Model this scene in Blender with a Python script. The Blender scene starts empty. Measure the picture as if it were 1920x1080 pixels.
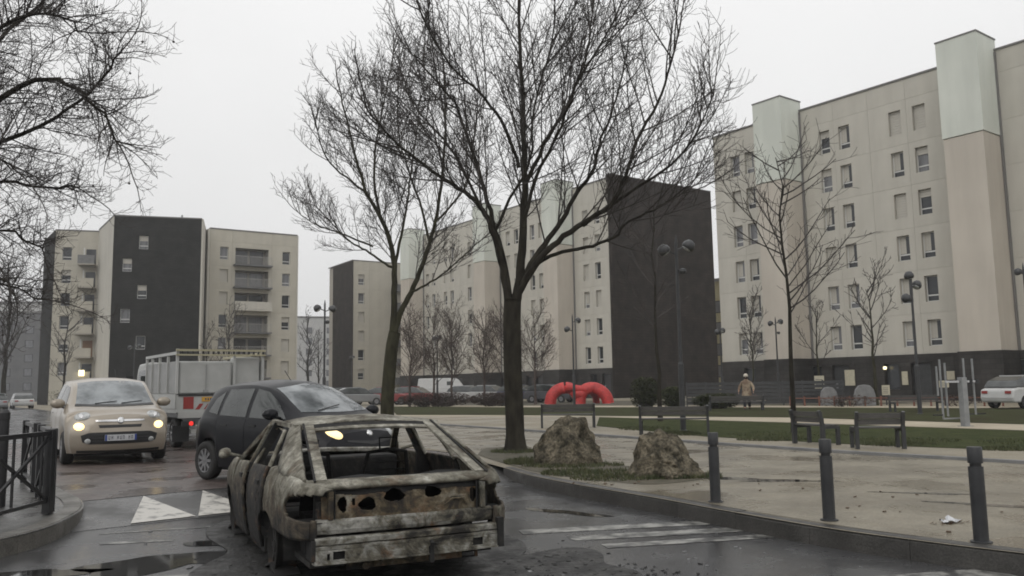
import bpy, bmesh, math, random
from mathutils import Vector, Matrix
from mathutils.bvhtree import BVHTree
S = bpy.context.scene
COL = S.collection
R = math.radians
HAZE_D = 0.0008

# ------------------------------------------------------------------ camera
cam_d = bpy.data.cameras.new('camera')
cam = bpy.data.objects.new('camera', cam_d); COL.objects.link(cam)
cam_d.sensor_width = 36.0; cam_d.lens = 36.0 * 1580 / 1920
cam_d.clip_start = 0.1; cam_d.clip_end = 6000
_p = math.atan(184 / 1580.0); _r = -0.0165
_f = Vector((0, math.cos(_p), math.sin(_p))); _r0 = Vector((1, 0, 0)); _u0 = Vector((0, -math.sin(_p), math.cos(_p)))
_R = math.cos(_r) * _r0 + math.sin(_r) * _u0; _U = -math.sin(_r) * _r0 + math.cos(_r) * _u0
cam.matrix_world = Matrix(((_R.x, _U.x, -_f.x, 0), (_R.y, _U.y, -_f.y, 0), (_R.z, _U.z, -_f.z, 1.55), (0, 0, 0, 1)))
S.camera = cam

# ------------------------------------------------------------------ overcast sky, soft sun, exposure
SUN_EL, SUN_AZ = 42.0, 200.0        # behind the camera, high, veiled by cloud
W = bpy.data.worlds.new('World'); S.world = W; W.use_nodes = True
nt = W.node_tree; nt.nodes.clear()
out = nt.nodes.new('ShaderNodeOutputWorld'); bg = nt.nodes.new('ShaderNodeBackground')
sky = nt.nodes.new('ShaderNodeTexSky'); sky.sky_type = 'NISHITA'; sky.sun_disc = False
sky.sun_elevation = R(SUN_EL); sky.sun_rotation = R(SUN_AZ); sky.air_density = 1.5; sky.dust_density = 6.0
bw = nt.nodes.new('ShaderNodeRGBToBW'); nt.links.new(sky.outputs[0], bw.inputs[0])
tc = nt.nodes.new('ShaderNodeTexCoord'); sx = nt.nodes.new('ShaderNodeSeparateXYZ'); nt.links.new(tc.outputs['Generated'], sx.inputs[0])
mr = nt.nodes.new('ShaderNodeMapRange'); mr.inputs[1].default_value = 0.0; mr.inputs[2].default_value = 1.0
mr.inputs[3].default_value = 6.8; mr.inputs[4].default_value = 10.5
nt.links.new(sx.outputs[2], mr.inputs[0])
nz = nt.nodes.new('ShaderNodeTexNoise'); nz.inputs['Scale'].default_value = 1.6; nz.inputs['Detail'].default_value = 5
nt.links.new(tc.outputs['Generated'], nz.inputs['Vector'])
nm = nt.nodes.new('ShaderNodeMapRange'); nm.inputs[1].default_value = .3; nm.inputs[2].default_value = .7; nm.inputs[3].default_value = .95; nm.inputs[4].default_value = 1.05
nt.links.new(nz.outputs[0], nm.inputs[0])
mul = nt.nodes.new('ShaderNodeMath'); mul.operation = 'MULTIPLY'; nt.links.new(mr.outputs[0], mul.inputs[0]); nt.links.new(nm.outputs[0], mul.inputs[1])
mix = nt.nodes.new('ShaderNodeMix'); mix.data_type = 'FLOAT'; mix.inputs[0].default_value = 0.93
nt.links.new(bw.outputs[0], mix.inputs[2]); nt.links.new(mul.outputs[0], mix.inputs[3])
tint = nt.nodes.new('ShaderNodeMix'); tint.data_type = 'RGBA'; tint.blend_type = 'MULTIPLY'; tint.inputs[0].default_value = 1.0
nt.links.new(mix.outputs[0], tint.inputs[6]); tint.inputs[7].default_value = (1.0, 1.0, 1.0, 1)
nt.links.new(tint.outputs[2], bg.inputs[0]); bg.inputs[1].default_value = 0.115
nt.links.new(bg.outputs[0], out.inputs[0])
sun_d = bpy.data.lights.new('sun', 'SUN'); sun_d.energy = 0.5; sun_d.angle = R(40); sun_d.color = (1.0, .96, .9)
sun = bpy.data.objects.new('sun', sun_d); COL.objects.link(sun)
# the sun stands over the camera's shoulder: light travels from (-x,-y) to the scene
sun.rotation_euler = (R(90 - SUN_EL), 0, R(-(SUN_AZ - 180)))
S.view_settings.view_transform = 'Standard'; S.view_settings.look = 'None'
S.view_settings.exposure = 0.0; S.view_settings.gamma = 1.0; S.view_settings.use_curve_mapping = False
S.render.engine = 'CYCLES'
S.cycles.use_denoising = True; S.cycles.filter_width = 1.8
S.cycles.max_bounces = 5; S.cycles.diffuse_bounces = 3; S.cycles.glossy_bounces = 3; S.cycles.transmission_bounces = 3
S.cycles.volume_bounces = 0; S.cycles.transparent_max_bounces = 6
S.cycles.caustics_reflective = False; S.cycles.caustics_refractive = False

# ------------------------------------------------------------------ helpers
class MB:
    def __init__(s): s.v = []; s.f = []
    def add(s, vs, fs):
        b = len(s.v); s.v += [tuple(v) for v in vs]; s.f += [tuple(i + b for i in f) for f in fs]; return s
    def box(s, x0, x1, y0, y1, z0, z1, M=None):
        vs = [Vector((x, y, z)) for z in (z0, z1) for y in (y0, y1) for x in (x0, x1)]
        if M is not None: vs = [M @ v for v in vs]
        return s.add(vs, [(0, 2, 3, 1), (4, 5, 7, 6), (0, 1, 5, 4), (1, 3, 7, 5), (3, 2, 6, 7), (2, 0, 4, 6)])
    def bar(s, a, b, w, h=None, up=(0, 0, 1)):
        a = Vector(a); b = Vector(b); h = h or w; d = (b - a).normalized(); u = Vector(up)
        if abs(d.dot(u)) > .95: u = Vector((1, 0, 0))
        r = d.cross(u).normalized(); u = r.cross(d)
        vs = [p + r * (i * w / 2) + u * (j * h / 2) for p in (a, b) for i, j in ((-1, -1), (1, -1), (1, 1), (-1, 1))]
        return s.add(vs, [(0, 1, 2, 3), (7, 6, 5, 4), (0, 4, 5, 1), (1, 5, 6, 2), (2, 6, 7, 3), (3, 7, 4, 0)])
    def tube(s, pts, rad, n=6, cap=True, loop=False):
        pts = [Vector(p) for p in pts]; m = len(pts)
        if not hasattr(rad, '__len__'): rad = [rad] * m
        vs = []; ref = None
        for i, p in enumerate(pts):
            if loop: d = pts[(i + 1) % m] - pts[i - 1]
            else: d = pts[min(i + 1, m - 1)] - pts[max(i - 1, 0)]
            if d.length < 1e-9: d = Vector((0, 0, 1))
            d.normalize()
            if ref is None: ref = Vector((1, 0, 0)) if abs(d.x) < .8 else Vector((0, 1, 0))
            a = d.cross(ref).normalized(); b = d.cross(a).normalized(); ref = -b if False else ref
            for k in range(n):
                t = 2 * math.pi * k / n
                vs.append(p + (a * math.cos(t) + b * math.sin(t)) * rad[i])
        fs = []
        for i in range(m if loop else m - 1):
            j = (i + 1) % m
            for k in range(n):
                fs.append((i * n + k, i * n + (k + 1) % n, j * n + (k + 1) % n, j * n + k))
        if cap and not loop: fs += [tuple(range(n)), tuple(range((m - 1) * n + n - 1, (m - 1) * n - 1, -1))]
        return s.add(vs, fs)
    def lathe(s, prof, n=16, M=None, closed=False):
        # profile of (radius, height) round local z
        vs = []; fs = []; m = len(prof)
        for (r, z) in prof:
            for k in range(n):
                t = 2 * math.pi * k / n; v = Vector((r * math.cos(t), r * math.sin(t), z)); vs.append(M @ v if M is not None else v)
        for i in range(m if closed else m - 1):
            j = (i + 1) % m
            for k in range(n): fs.append((i * n + k, i * n + (k + 1) % n, j * n + (k + 1) % n, j * n + k))
        if not closed:
            fs += [tuple(range(n - 1, -1, -1)), tuple(range((m - 1) * n, m * n))]
        return s.add(vs, fs)
    def grid(s, P):
        # P[i][j] points
        m = len(P); n = len(P[0])
        return s.add([p for r in P for p in r], [(i * n + j, i * n + j + 1, (i + 1) * n + j + 1, (i + 1) * n + j) for i in range(m - 1) for j in range(n - 1)])
    def prism(s, poly, z0, z1, M=None):
        n = len(poly); vs = [Vector((x, y, z)) for z in (z0, z1) for x, y in poly]
        if M is not None: vs = [M @ v for v in vs]
        return s.add(vs, [tuple(range(n - 1, -1, -1)), tuple(range(n, 2 * n))] + [(i, (i + 1) % n, n + (i + 1) % n, n + i) for i in range(n)])
    def mesh(s, name, mat=None, smooth=False):
        me = bpy.data.meshes.new(name); me.from_pydata(s.v, [], s.f); me.update()
        if mat: me.materials.append(mat)
        if smooth: me.polygons.foreach_set('use_smooth', [True] * len(me.polygons))
        return me
    def build(s, name, mat, parent=None, smooth=False, bevel=0, solid=0, fix=False):
        me = s.mesh(name, mat, smooth)
        if fix:
            bm = bmesh.new(); bm.from_mesh(me); bmesh.ops.recalc_face_normals(bm, faces=bm.faces[:]); bm.to_mesh(me); bm.free()
        return link(name, me, parent, bevel=bevel, solid=solid)
def link(name, me, parent=None, loc=None, bevel=0, solid=0, M=None):
    o = bpy.data.objects.new(name, me); COL.objects.link(o)
    if parent is not None: o.parent = parent
    if M is not None: o.matrix_local = M
    elif loc: o.location = loc
    if solid:
        q = o.modifiers.new('solid', 'SOLIDIFY'); q.thickness = solid; q.offset = 0
    if bevel:
        q = o.modifiers.new('bevel', 'BEVEL'); q.width = bevel; q.segments = 2; q.limit_method = 'ANGLE'
        if smoothable(me): pass
    return o
def smoothable(me): return True
def tag(o, label=None, cat=None, group=None, kind=None):
    if label: o['label'] = label
    if cat: o['category'] = cat
    if group: o['group'] = group
    if kind: o['kind'] = kind
    return o
def empty(name, loc, rz=0, label=None, cat=None, group=None):
    o = bpy.data.objects.new(name, None); COL.objects.link(o); o.location = loc; o.rotation_euler = (0, 0, rz)
    o.empty_display_size = .2
    return tag(o, label, cat, group)
def copy_tree(o, parent=None):
    c = o.copy(); COL.objects.link(c)
    if parent is not None:
        c.parent = parent; c.matrix_parent_inverse = o.matrix_parent_inverse
    for ch in KIDS.get(o, []) if False else [k for k in o.children]:
        copy_tree(ch, c)
    return c
KIDS = {}

# ------------------------------------------------------------------ materials
def mat(name, col, rough=.7, col2=None, scale=4, detail=6, lo=.35, hi=.65, bump=0, bscale=None, rough2=None, metal=0, spec=.5, emit=None, estr=0, coords='Object', stretch=None, coat=0, grain=0, gs=55):
    m = bpy.data.materials.new(name); m.use_nodes = True; N = m.node_tree; b = N.nodes['Principled BSDF']
    b.inputs['Base Color'].default_value = (*col, 1); b.inputs['Roughness'].default_value = rough; b.inputs['Metallic'].default_value = metal
    b.inputs['Specular IOR Level'].default_value = spec; b.inputs['Coat Weight'].default_value = coat
    if emit: b.inputs['Emission Color'].default_value = (*emit, 1); b.inputs['Emission Strength'].default_value = estr
    t = N.nodes.new('ShaderNodeTexCoord'); vec = t.outputs[coords]
    if stretch:
        mp = N.nodes.new('ShaderNodeMapping'); mp.inputs['Scale'].default_value = stretch; N.links.new(vec, mp.inputs[0]); vec = mp.outputs[0]
    def noise(sc, de=detail):
        n = N.nodes.new('ShaderNodeTexNoise'); n.inputs['Scale'].default_value = sc; n.inputs['Detail'].default_value = de; n.inputs['Roughness'].default_value = .6
        N.links.new(vec, n.inputs['Vector']); return n.outputs[0]
    def rng(v, a, b2, c, d):
        r = N.nodes.new('ShaderNodeMapRange'); r.inputs[1].default_value = a; r.inputs[2].default_value = b2; r.inputs[3].default_value = c; r.inputs[4].default_value = d
        N.links.new(v, r.inputs[0]); return r.outputs[0]
    if col2:
        f = rng(noise(scale), lo, hi, 0, 1); x = N.nodes.new('ShaderNodeMix'); x.data_type = 'RGBA'
        N.links.new(f, x.inputs[0]); x.inputs[6].default_value = (*col, 1); x.inputs[7].default_value = (*col2, 1)
        N.links.new(x.outputs[2], b.inputs['Base Color']); m['mixnode'] = x.name
    if grain and col2:      # grit: small light and dark grains of the surface
        gx = N.nodes.new('ShaderNodeMix'); gx.data_type = 'RGBA'; gx.blend_type = 'MULTIPLY'; gx.inputs[0].default_value = 1
        N.links.new(x.outputs[2], gx.inputs[6]); N.links.new(rng(noise(gs, 3), .35, .65, 1 - grain, 1 + grain), gx.inputs[7]); N.links.new(gx.outputs[2], b.inputs['Base Color'])
    if rough2 is not None:
        N.links.new(rng(noise(scale * .7 + .13), .4, .6, rough, rough2), b.inputs['Roughness'])
    if bump:
        u = N.nodes.new('ShaderNodeBump'); u.inputs['Strength'].default_value = bump; u.inputs['Distance'].default_value = .02
        N.links.new(noise(bscale or scale * 8), u.inputs['Height']); N.links.new(u.outputs[0], b.inputs['Normal'])
    return m
def brickmat(name, c1, c2, mortar, scale, bw_, rh, msize, rough=.7, rough2=None, bump=.3, vert=False, spec=.5, n2=None):
    m = mat(name, c1, rough, spec=spec); N = m.node_tree; b = N.nodes['Principled BSDF']
    t = N.nodes.new('ShaderNodeTexCoord'); vec = t.outputs['Object']
    if vert:
        sp = N.nodes.new('ShaderNodeSeparateXYZ'); N.links.new(vec, sp.inputs[0]); ad = N.nodes.new('ShaderNodeMath'); ad.operation = 'ADD'
        N.links.new(sp.outputs[0], ad.inputs[0]); N.links.new(sp.outputs[1], ad.inputs[1])
        cb = N.nodes.new('ShaderNodeCombineXYZ'); N.links.new(ad.outputs[0], cb.inputs[0]); N.links.new(sp.outputs[2], cb.inputs[1]); vec = cb.outputs[0]
    br = N.nodes.new('ShaderNodeTexBrick'); N.links.new(vec, br.inputs['Vector'])
    br.inputs['Color1'].default_value = (*c1, 1); br.inputs['Color2'].default_value = (*c2, 1); br.inputs['Mortar'].default_value = (*mortar, 1)
    br.inputs['Scale'].default_value = scale; br.inputs['Brick Width'].default_value = bw_; br.inputs['Row Height'].default_value = rh; br.inputs['Mortar Size'].default_value = msize
    n = N.nodes.new('ShaderNodeTexNoise'); n.inputs['Scale'].default_value = .9; n.inputs['Detail'].default_value = 7; N.links.new(t.outputs['Object'], n.inputs['Vector'])
    r = N.nodes.new('ShaderNodeMapRange'); r.inputs[1].default_value = .3; r.inputs[2].default_value = .7; r.inputs[3].default_value = .6; r.inputs[4].default_value = 1.35; N.links.new(n.outputs[0], r.inputs[0])
    x = N.nodes.new('ShaderNodeMix'); x.data_type = 'RGBA'; x.blend_type = 'MULTIPLY'; x.inputs[0].default_value = 1
    b.inputs['Specular IOR Level'].default_value = spec
    N.links.new(br.outputs[0], x.inputs[6]); N.links.new(r.outputs[0], x.inputs[7]); N.links.new(x.outputs[2], b.inputs['Base Color'])
    if bump:
        u = N.nodes.new('ShaderNodeBump'); u.inputs['Strength'].default_value = bump; u.inputs['Distance'].default_value = .01; u.invert = True
        N.links.new(br.outputs['Fac'], u.inputs['Height']); N.links.new(u.outputs[0], b.inputs['Normal'])
    if rough2 is not None:
        q = N.nodes.new('ShaderNodeMapRange'); q.inputs[1].default_value = .42; q.inputs[2].default_value = .58; q.inputs[3].default_value = rough; q.inputs[4].default_value = rough2
        N.links.new(n.outputs[0], q.inputs[0]); N.links.new(q.outputs[0], b.inputs['Roughness'])
    return m
def streakmat(name, col, col2, rough=.85):
    """precast concrete: broad cloudiness and faint vertical rain streaks"""
    m = mat(name, col, rough, col2, scale=.35, detail=8, lo=.3, hi=.7, spec=.2); N = m.node_tree; b = N.nodes['Principled BSDF']
    t = N.nodes.new('ShaderNodeTexCoord'); mp = N.nodes.new('ShaderNodeMapping'); mp.inputs['Scale'].default_value = (.9, .9, .10); N.links.new(t.outputs['Object'], mp.inputs[0])
    n = N.nodes.new('ShaderNodeTexNoise'); n.inputs['Scale'].default_value = 1.6; n.inputs['Detail'].default_value = 6; N.links.new(mp.outputs[0], n.inputs['Vector'])
    r = N.nodes.new('ShaderNodeMapRange'); r.inputs[1].default_value = .35; r.inputs[2].default_value = .65; r.inputs[3].default_value = .93; r.inputs[4].default_value = 1.03; N.links.new(n.outputs[0], r.inputs[0])
    x = N.nodes.new('ShaderNodeMix'); x.data_type = 'RGBA'; x.blend_type = 'MULTIPLY'; x.inputs[0].default_value = 1
    N.links.new(N.nodes[m['mixnode']].outputs[2], x.inputs[6]); N.links.new(r.outputs[0], x.inputs[7]); N.links.new(x.outputs[2], b.inputs['Base Color'])
    return m
M = {}
M['asphalt'] = mat('asphalt', (.045, .045, .047), .10, (.062, .062, .063), scale=1.1, bump=.14, bscale=60, rough2=.34, spec=.5, grain=.35)
M['asphalt_dry'] = mat('asphalt_dry', (.05, .05, .05), .45, (.075, .073, .07), scale=1.4, bump=.3, bscale=50, rough2=.65)
M['ramp'] = mat('ramp', (.06, .059, .058), .18, (.07, .068, .066), scale=2.0, bump=.25, bscale=60, rough2=.5)
M['paver'] = brickmat('paver', (.06, .044, .039), (.125, .095, .085), (.03, .028, .026), 1.0, .2, .1, .008, rough=.22, rough2=.5, bump=.5)
M['sand'] = mat('sand', (.19, .166, .122), .5, (.27, .238, .178), scale=.55, bump=.25, bscale=45, rough2=.8, lo=.3, hi=.7, grain=.3, gs=40)
M['sand_wet'] = mat('sand_wet', (.150, .131, .098), .17, (.225, .20, .152), scale=.9, bump=.1, bscale=45, rough2=.62, lo=.38, hi=.62, grain=.3, gs=50)
M['sand_light'] = mat('sand_light', (.36, .31, .23), .8, (.42, .37, .28), scale=.9, bump=.2, bscale=40)
M['pave_grey'] = mat('pave_grey', (.06, .059, .057), .18, (.11, .107, .10), scale=1.3, bump=.25, bscale=40, rough2=.5, grain=.35, gs=60)
M['kerb'] = mat('kerb', (.038, .036, .033), .35, (.065, .062, .057), scale=3, bump=.3, bscale=40, rough2=.6, grain=.3, gs=60)
M['kerb_left'] = mat('kerb_left', (.09, .085, .075), .35, (.16, .15, .135), scale=3, bump=.3, bscale=40, rough2=.6, grain=.3, gs=60)
M['lawn'] = mat('lawn', (.033, .042, .017), .95, (.058, .064, .028), scale=2.2, bump=.8, bscale=30, detail=9, grain=.5, gs=25, spec=.06)
M['lawn_mud'] = mat('lawn_mud', (.042, .038, .022), .95, (.05, .058, .026), spec=.06, scale=.8, bump=.8, bscale=30, detail=9)
M['soil'] = mat('soil', (.10, .083, .058), .75, (.05, .05, .03), scale=3.5, bump=.8, bscale=25, detail=9)
M['blade'] = mat('blade', (.032, .045, .016), .8, (.085, .085, .035), scale=6)
M['water'] = mat('water', (.02, .02, .02), .05, (.035, .034, .032), scale=3, spec=.7)
M['soot'] = mat('soot', (.012, .012, .012), .3, (.03, .029, .027), scale=5, bump=.8, bscale=22, rough2=.75)
M['white_paint'] = mat('white_paint', (.52, .50, .46), .4, (.16, .155, .145), scale=7, detail=12, lo=.50, hi=.66)
M['worn_paint'] = mat('worn_paint', (.32, .315, .295), .35, (.045, .045, .044), scale=5, detail=14, lo=.40, hi=.60)
M['facade'] = streakmat('facade', (.475, .454, .40), (.535, .513, .457))
M['facade_grey'] = streakmat('facade_grey', (.44, .415, .35), (.50, .472, .405))
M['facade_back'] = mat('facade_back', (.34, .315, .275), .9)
M['pylon'] = streakmat('pylon', (.50, .455, .395), (.55, .505, .44))
M['pylon_white'] = streakmat('pylon_white', (.60, .63, .57), (.66, .68, .62))
M['clad_dark'] = brickmat('clad_dark', (.030, .024, .020), (.037, .030, .025), (.020, .016, .014), 1, .9, .28, .02, rough=.9, spec=.12, bump=.4, vert=True)
M['clad_black'] = brickmat('clad_black', (.020, .0195, .018), (.027, .026, .024), (.013, .013, .012), 1, .6, .2, .015, rough=.9, spec=.12, bump=.4, vert=True)
M['base_dark'] = brickmat('base_dark', (.035, .032, .03), (.045, .042, .039), (.022, .02, .02), 1, .6, .3, .015, rough=.7, spec=.25, bump=.4, vert=True)
M['coping'] = mat('coping', (.16, .155, .15), .6)
M['win_frame'] = mat('win_frame', (.62, .62, .60), .5)
M['glass'] = mat('glass', (.018, .02, .024), .06, (.04, .043, .047), scale=.8, spec=.55)
M['shutter'] = mat('shutter', (.50, .475, .42), .6, (.45, .43, .38), scale=2, stretch=(1, 1, 30))
M['curtain'] = mat('curtain', (.20, .20, .21), .12, (.09, .093, .1), scale=3, stretch=(4, 4, .3), spec=.6)
M['dark_metal'] = mat('dark_metal', (.028, .029, .031), .38, (.045, .046, .048), scale=5, spec=.5)
M['post_grey'] = mat('post_grey', (.028, .029, .031), .45, (.045, .046, .048), scale=4, spec=.35)
M['black_metal'] = mat('black_metal', (.012, .012, .013), .35, (.02, .02, .021), scale=6)
M['rail_pale'] = mat('rail_pale', (.34, .335, .32), .6, (.40, .39, .37), scale=3)
M['gym_metal'] = mat('gym_metal', (.20, .21, .215), .4, (.28, .285, .29), scale=4)
M['wood_dark'] = mat('wood_dark', (.04, .038, .036), .5, (.075, .07, .064), scale=5, stretch=(1, 8, 8))
M['bark'] = mat('bark', (.016, .014, .011), .9, (.04, .036, .027), scale=6, bump=1.0, bscale=18, stretch=(1, 1, .35), spec=.15)
M['bark_green'] = mat('bark_green', (.022, .02, .013), .9, (.05, .048, .028), scale=5, bump=1.0, bscale=18, stretch=(1, 1, .35), spec=.15)
M['twig'] = mat('twig', (.046, .041, .038), .9, (.08, .072, .067), scale=2, spec=.2)
M['twig_red'] = mat('twig_red', (.045, .032, .027), .9, (.075, .055, .045), scale=2)
M['rock'] = mat('rock', (.028, .025, .017), .85, (.16, .138, .10), spec=.2, scale=5.5, bump=1.0, bscale=11, detail=14, lo=.38, hi=.66, grain=.5, gs=28)
M['red'] = mat('red', (.55, .045, .04), .55, (.38, .03, .03), scale=2.5, grain=.2, gs=9)
M['rubber'] = mat('rubber', (.014, .014, .014), .75, (.024, .023, .022), scale=8)
M['rim'] = mat('rim', (.30, .30, .31), .35, (.20, .20, .205), scale=6, metal=.6)
M['chrome'] = mat('chrome', (.65, .65, .65), .18, metal=.9)
M['beige_paint'] = mat('beige_paint', (.335, .292, .235), .28, (.31, .27, .22), scale=1.5, metal=.25, coat=.4)
M['black_paint'] = mat('black_paint', (.008, .0085, .011), .3, (.011, .0115, .014), scale=2, spec=.2, coat=.03)
M['car_glass'] = mat('car_glass', (.09, .10, .105), .06, (.27, .29, .30), scale=2.6, spec=.9, metal=.3)  # pale mottled base colour stands in for reflections on the windscreens
M['car_glass_dark'] = mat('car_glass_dark', (.028, .032, .032), .06, (.06, .066, .064), scale=2.5, spec=.8)
M['plastic'] = mat('plastic', (.013, .013, .014), .5, (.02, .02, .02), scale=6)
M['lamp_glass'] = mat('lamp_glass', (.50, .51, .50), .12, (.25, .26, .26), scale=14, spec=.8)
M['lamp_lit'] = mat('lamp_lit', (.9, .75, .4), .3, emit=(1.0, .72, .30), estr=2.2)
M['lamp_lit_white'] = mat('lamp_lit_white', (.8, .7, .45), .3, emit=(1.0, .76, .36), estr=1.1)
M['tail_red'] = mat('tail_red', (.45, .02, .015), .25, emit=(1.0, .04, .03), estr=.9)
M['red_plain'] = mat('red_plain', (.30, .03, .025), .4, (.24, .025, .02), scale=5)
M['plate_white'] = mat('plate_white', (.55, .56, .57), .4, (.45, .46, .48), scale=20)
M['plate_yellow'] = mat('plate_yellow', (.55, .30, .04), .4)
M['blue'] = mat('blue', (.03, .06, .25), .4)
M['ink'] = mat('ink', (.06, .065, .08), .5)
M['truck_white'] = mat('truck_white', (.43, .435, .42), .4, (.36, .365, .35), scale=2.2, detail=8)
M['truck_grey'] = mat('truck_grey', (.26, .265, .26), .5, (.33, .33, .325), scale=3)
M['rail_yellow'] = mat('rail_yellow', (.36, .33, .22), .5)
M['lit_window'] = mat('lit_window', (.9, .8, .5), .4, emit=(1.0, .85, .5), estr=2.2)
M['poster'] = mat('poster', (.52, .48, .36), .6, (.42, .39, .30), scale=5)
M['concrete'] = mat('concrete', (.15, .153, .155), .8, (.21, .21, .21), scale=3)
M['orange'] = mat('orange', (.22, .13, .08), .8)
M['hedge'] = mat('hedge', (.030, .036, .018), .9, spec=.15, col2=(.065, .07, .033), scale=3)
M['hedge_red'] = mat('hedge_red', (.05, .034, .029), .9, (.085, .06, .05), scale=2)
M['far_wall'] = mat('far_wall', (.42, .42, .41), .9, (.47, .465, .45), scale=.5)
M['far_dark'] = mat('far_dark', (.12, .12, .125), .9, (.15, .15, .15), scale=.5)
M['leaf'] = mat('leaf', (.10, .07, .045), .8)
M['ochre'] = mat('ochre', (.33, .29, .17), .9, (.38, .35, .23), scale=1)
M['brick_red'] = mat('brick_red', (.14, .055, .04), .8, (.19, .09, .06), scale=3)

# ================================================================== GROUND
GZ = .17
def sheet(name, poly, z, m, kind='structure', sub=False):
    bm = bmesh.new(); vs = [bm.verts.new((x, y, z)) for x, y in poly]; f = bm.faces.new(vs)
    if f.normal.z < 0: f.normal_flip()
    bm.normal_update()
    for f in bm.faces:
        if f.normal.z < 0: f.normal_flip()
    bmesh.ops.triangulate(bm, faces=bm.faces[:])
    me = bpy.data.meshes.new(name); bm.to_mesh(me); bm.free(); me.materials.append(m)
    o = link(name, me); o['kind'] = kind; return o
def wobble(cx, cy, rx, ry, rz, seed, n=26, k=.3):
    q = random.Random(seed); c, s_ = math.cos(rz), math.sin(rz); out_ = []
    ph = [(q.uniform(0, 6.3), q.uniform(.3, 1) * k / (i + 1)) for i in range(6)]
    for i in range(n):
        t = 2 * math.pi * i / n; r_ = 1 + sum(a * math.sin((j + 2) * t + p_) for j, (p_, a) in enumerate(ph))
        x, y = rx * r_ * math.cos(t), ry * r_ * math.sin(t); out_.append((cx + x * c - y * s_, cy + x * s_ + y * c))
    return out_
def smooth_line(P, k=4):
    o = []; n = len(P)
    for i in range(n - 1):
        p0, p1, p2, p3 = [Vector(P[max(0, min(n - 1, i + d))]) for d in (-1, 0, 1, 2)]
        for j in range(k):
            t = j / k; o.append(tuple(.5 * ((2 * p1) + (p2 - p0) * t + (2 * p0 - 5 * p1 + 4 * p2 - p3) * t * t + (3 * p1 - p0 - 3 * p2 + p3) * t ** 3)))
    o.append(tuple(P[-1])); return o

RK = smooth_line([(-.20, 14.6), (.22, 13.3), (.62, 12.4), (1.09, 11.5), (1.78, 10.27), (2.21, 9.4), (2.89, 8.17), (3.40, 7.49), (3.92, 6.9), (5.3, 5.55), (8.0, 3.4), (13, 0.2), (22, -5)])
LK = smooth_line([(-12, -4), (-8, 2.2), (-6.0, 5.6), (-5.2, 7.3), (-4.93, 8.3), (-4.86, 8.9), (-4.98, 9.6), (-5.2, 10.35), (-5.62, 11.15), (-6.2, 11.95), (-6.95, 12.95), (-7.7, 14.0)])
UX, UY = -.58, .8146           # the street runs along this direction
def along(p, t): return (p[0] + UX * t, p[1] + UY * t)
sheet('ground', [(-600, -300), (600, -300), (600, 900), (-600, 900)], -.05, M['asphalt_dry'])
sheet('road', [(-26, -14), (28, -14), (28, 17), (-26, 17)], 0, M['asphalt'])
# ramp up to the raised crossing
N0, N1 = Vector((-5.3, 9.42, 0)), Vector((.42, 14.45, 0)); AX = Vector((-.6604, .7510, 0))
mb = MB(); mb.grid([[N0.lerp(N1, i / 10) + AX * 1.45 * j / 4 + Vector((0, 0, .004 + (GZ - .008) * j / 4)) for j in range(5)] for i in range(11)])
tag(mb.build('ramp', M['ramp'], fix=True), kind='structure')
# raised brick crossing and the street behind it
T0, T1 = N0 + AX * 1.45, N1 + AX * 1.45
sheet('raised_crossing', [tuple(T0.xy), tuple(T1.xy), (-1.2, 17.9), along((-1.2, 17.9), 10), along((-7.7, 14.0), 12), (-7.7, 14.0), (-6.95, 12.95)], GZ, M['paver'])
sheet('street', [along((-7.7, 14.0), 12), along((-1.2, 17.9), 10), along((-1.2, 17.9), 150), along((-7.7, 14.0), 260)], GZ, M['asphalt'])
sheet('plaza', RK[::-1][:-1] + [tuple(T1.xy), (-1.2, 17.9), along((-1.2, 17.9), 160), (40, 190), (160, 150), (160, -5)], GZ + .01, M['sand'])
sheet('left_pavement', LK + [along((-7.7, 14.0), 260), (-260, 200), (-200, -4)], GZ + .004, M['pave_grey'])
# kerbs, stone by stone
def kerb(name, line, w, side, m, z=GZ + .014, step=1.0):
    pts = [Vector(p) for p in line]; L = [0]
    for a, b in zip(pts, pts[1:]): L.append(L[-1] + (b - a).length)
    def at(s):
        for i in range(len(pts) - 1):
            if s <= L[i + 1] or i == len(pts) - 2:
                return pts[i].lerp(pts[i + 1], min(1, (s - L[i]) / max(1e-6, L[i + 1] - L[i])))
    root = None; s = 0; q = random.Random(5)
    while s < L[-1] - .3:
        e = min(s + step, L[-1]); k = 4; v = []
        dz = q.uniform(-.003, .003)
        for i in range(k + 1):
            a = at(s + .002 + (e - s - .004) * i / k); d = (at(min(L[-1], s + (e - s) * i / k + .05)) - at(max(0, s + (e - s) * i / k - .05)))
            d.normalize(); nrm = Vector((-d.y, d.x)) * side
            prof = [(0, -.02), (0.004, z - .03 + dz), (.03, z + dz), (w, z + dz), (w, -.02)]
            v.append([Vector((a.x + nrm.x * o_, a.y + nrm.y * o_, h)) for o_, h in prof])
        b = MB(); b.grid(v); n = 5
        b.f += [tuple(range(n)), tuple(range(k * n + n - 1, k * n - 1, -1))]
        if root is None:
            root = bpy.data.objects.new(name, None); COL.objects.link(root); root['kind'] = 'structure'
        b.build('kerb_stone', m, root, fix=True); s = e
kerb('right_kerb', RK, .16, 1, M['kerb'])
kerb('left_kerb', LK[10:], .22, 1, M['kerb_left'])
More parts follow.
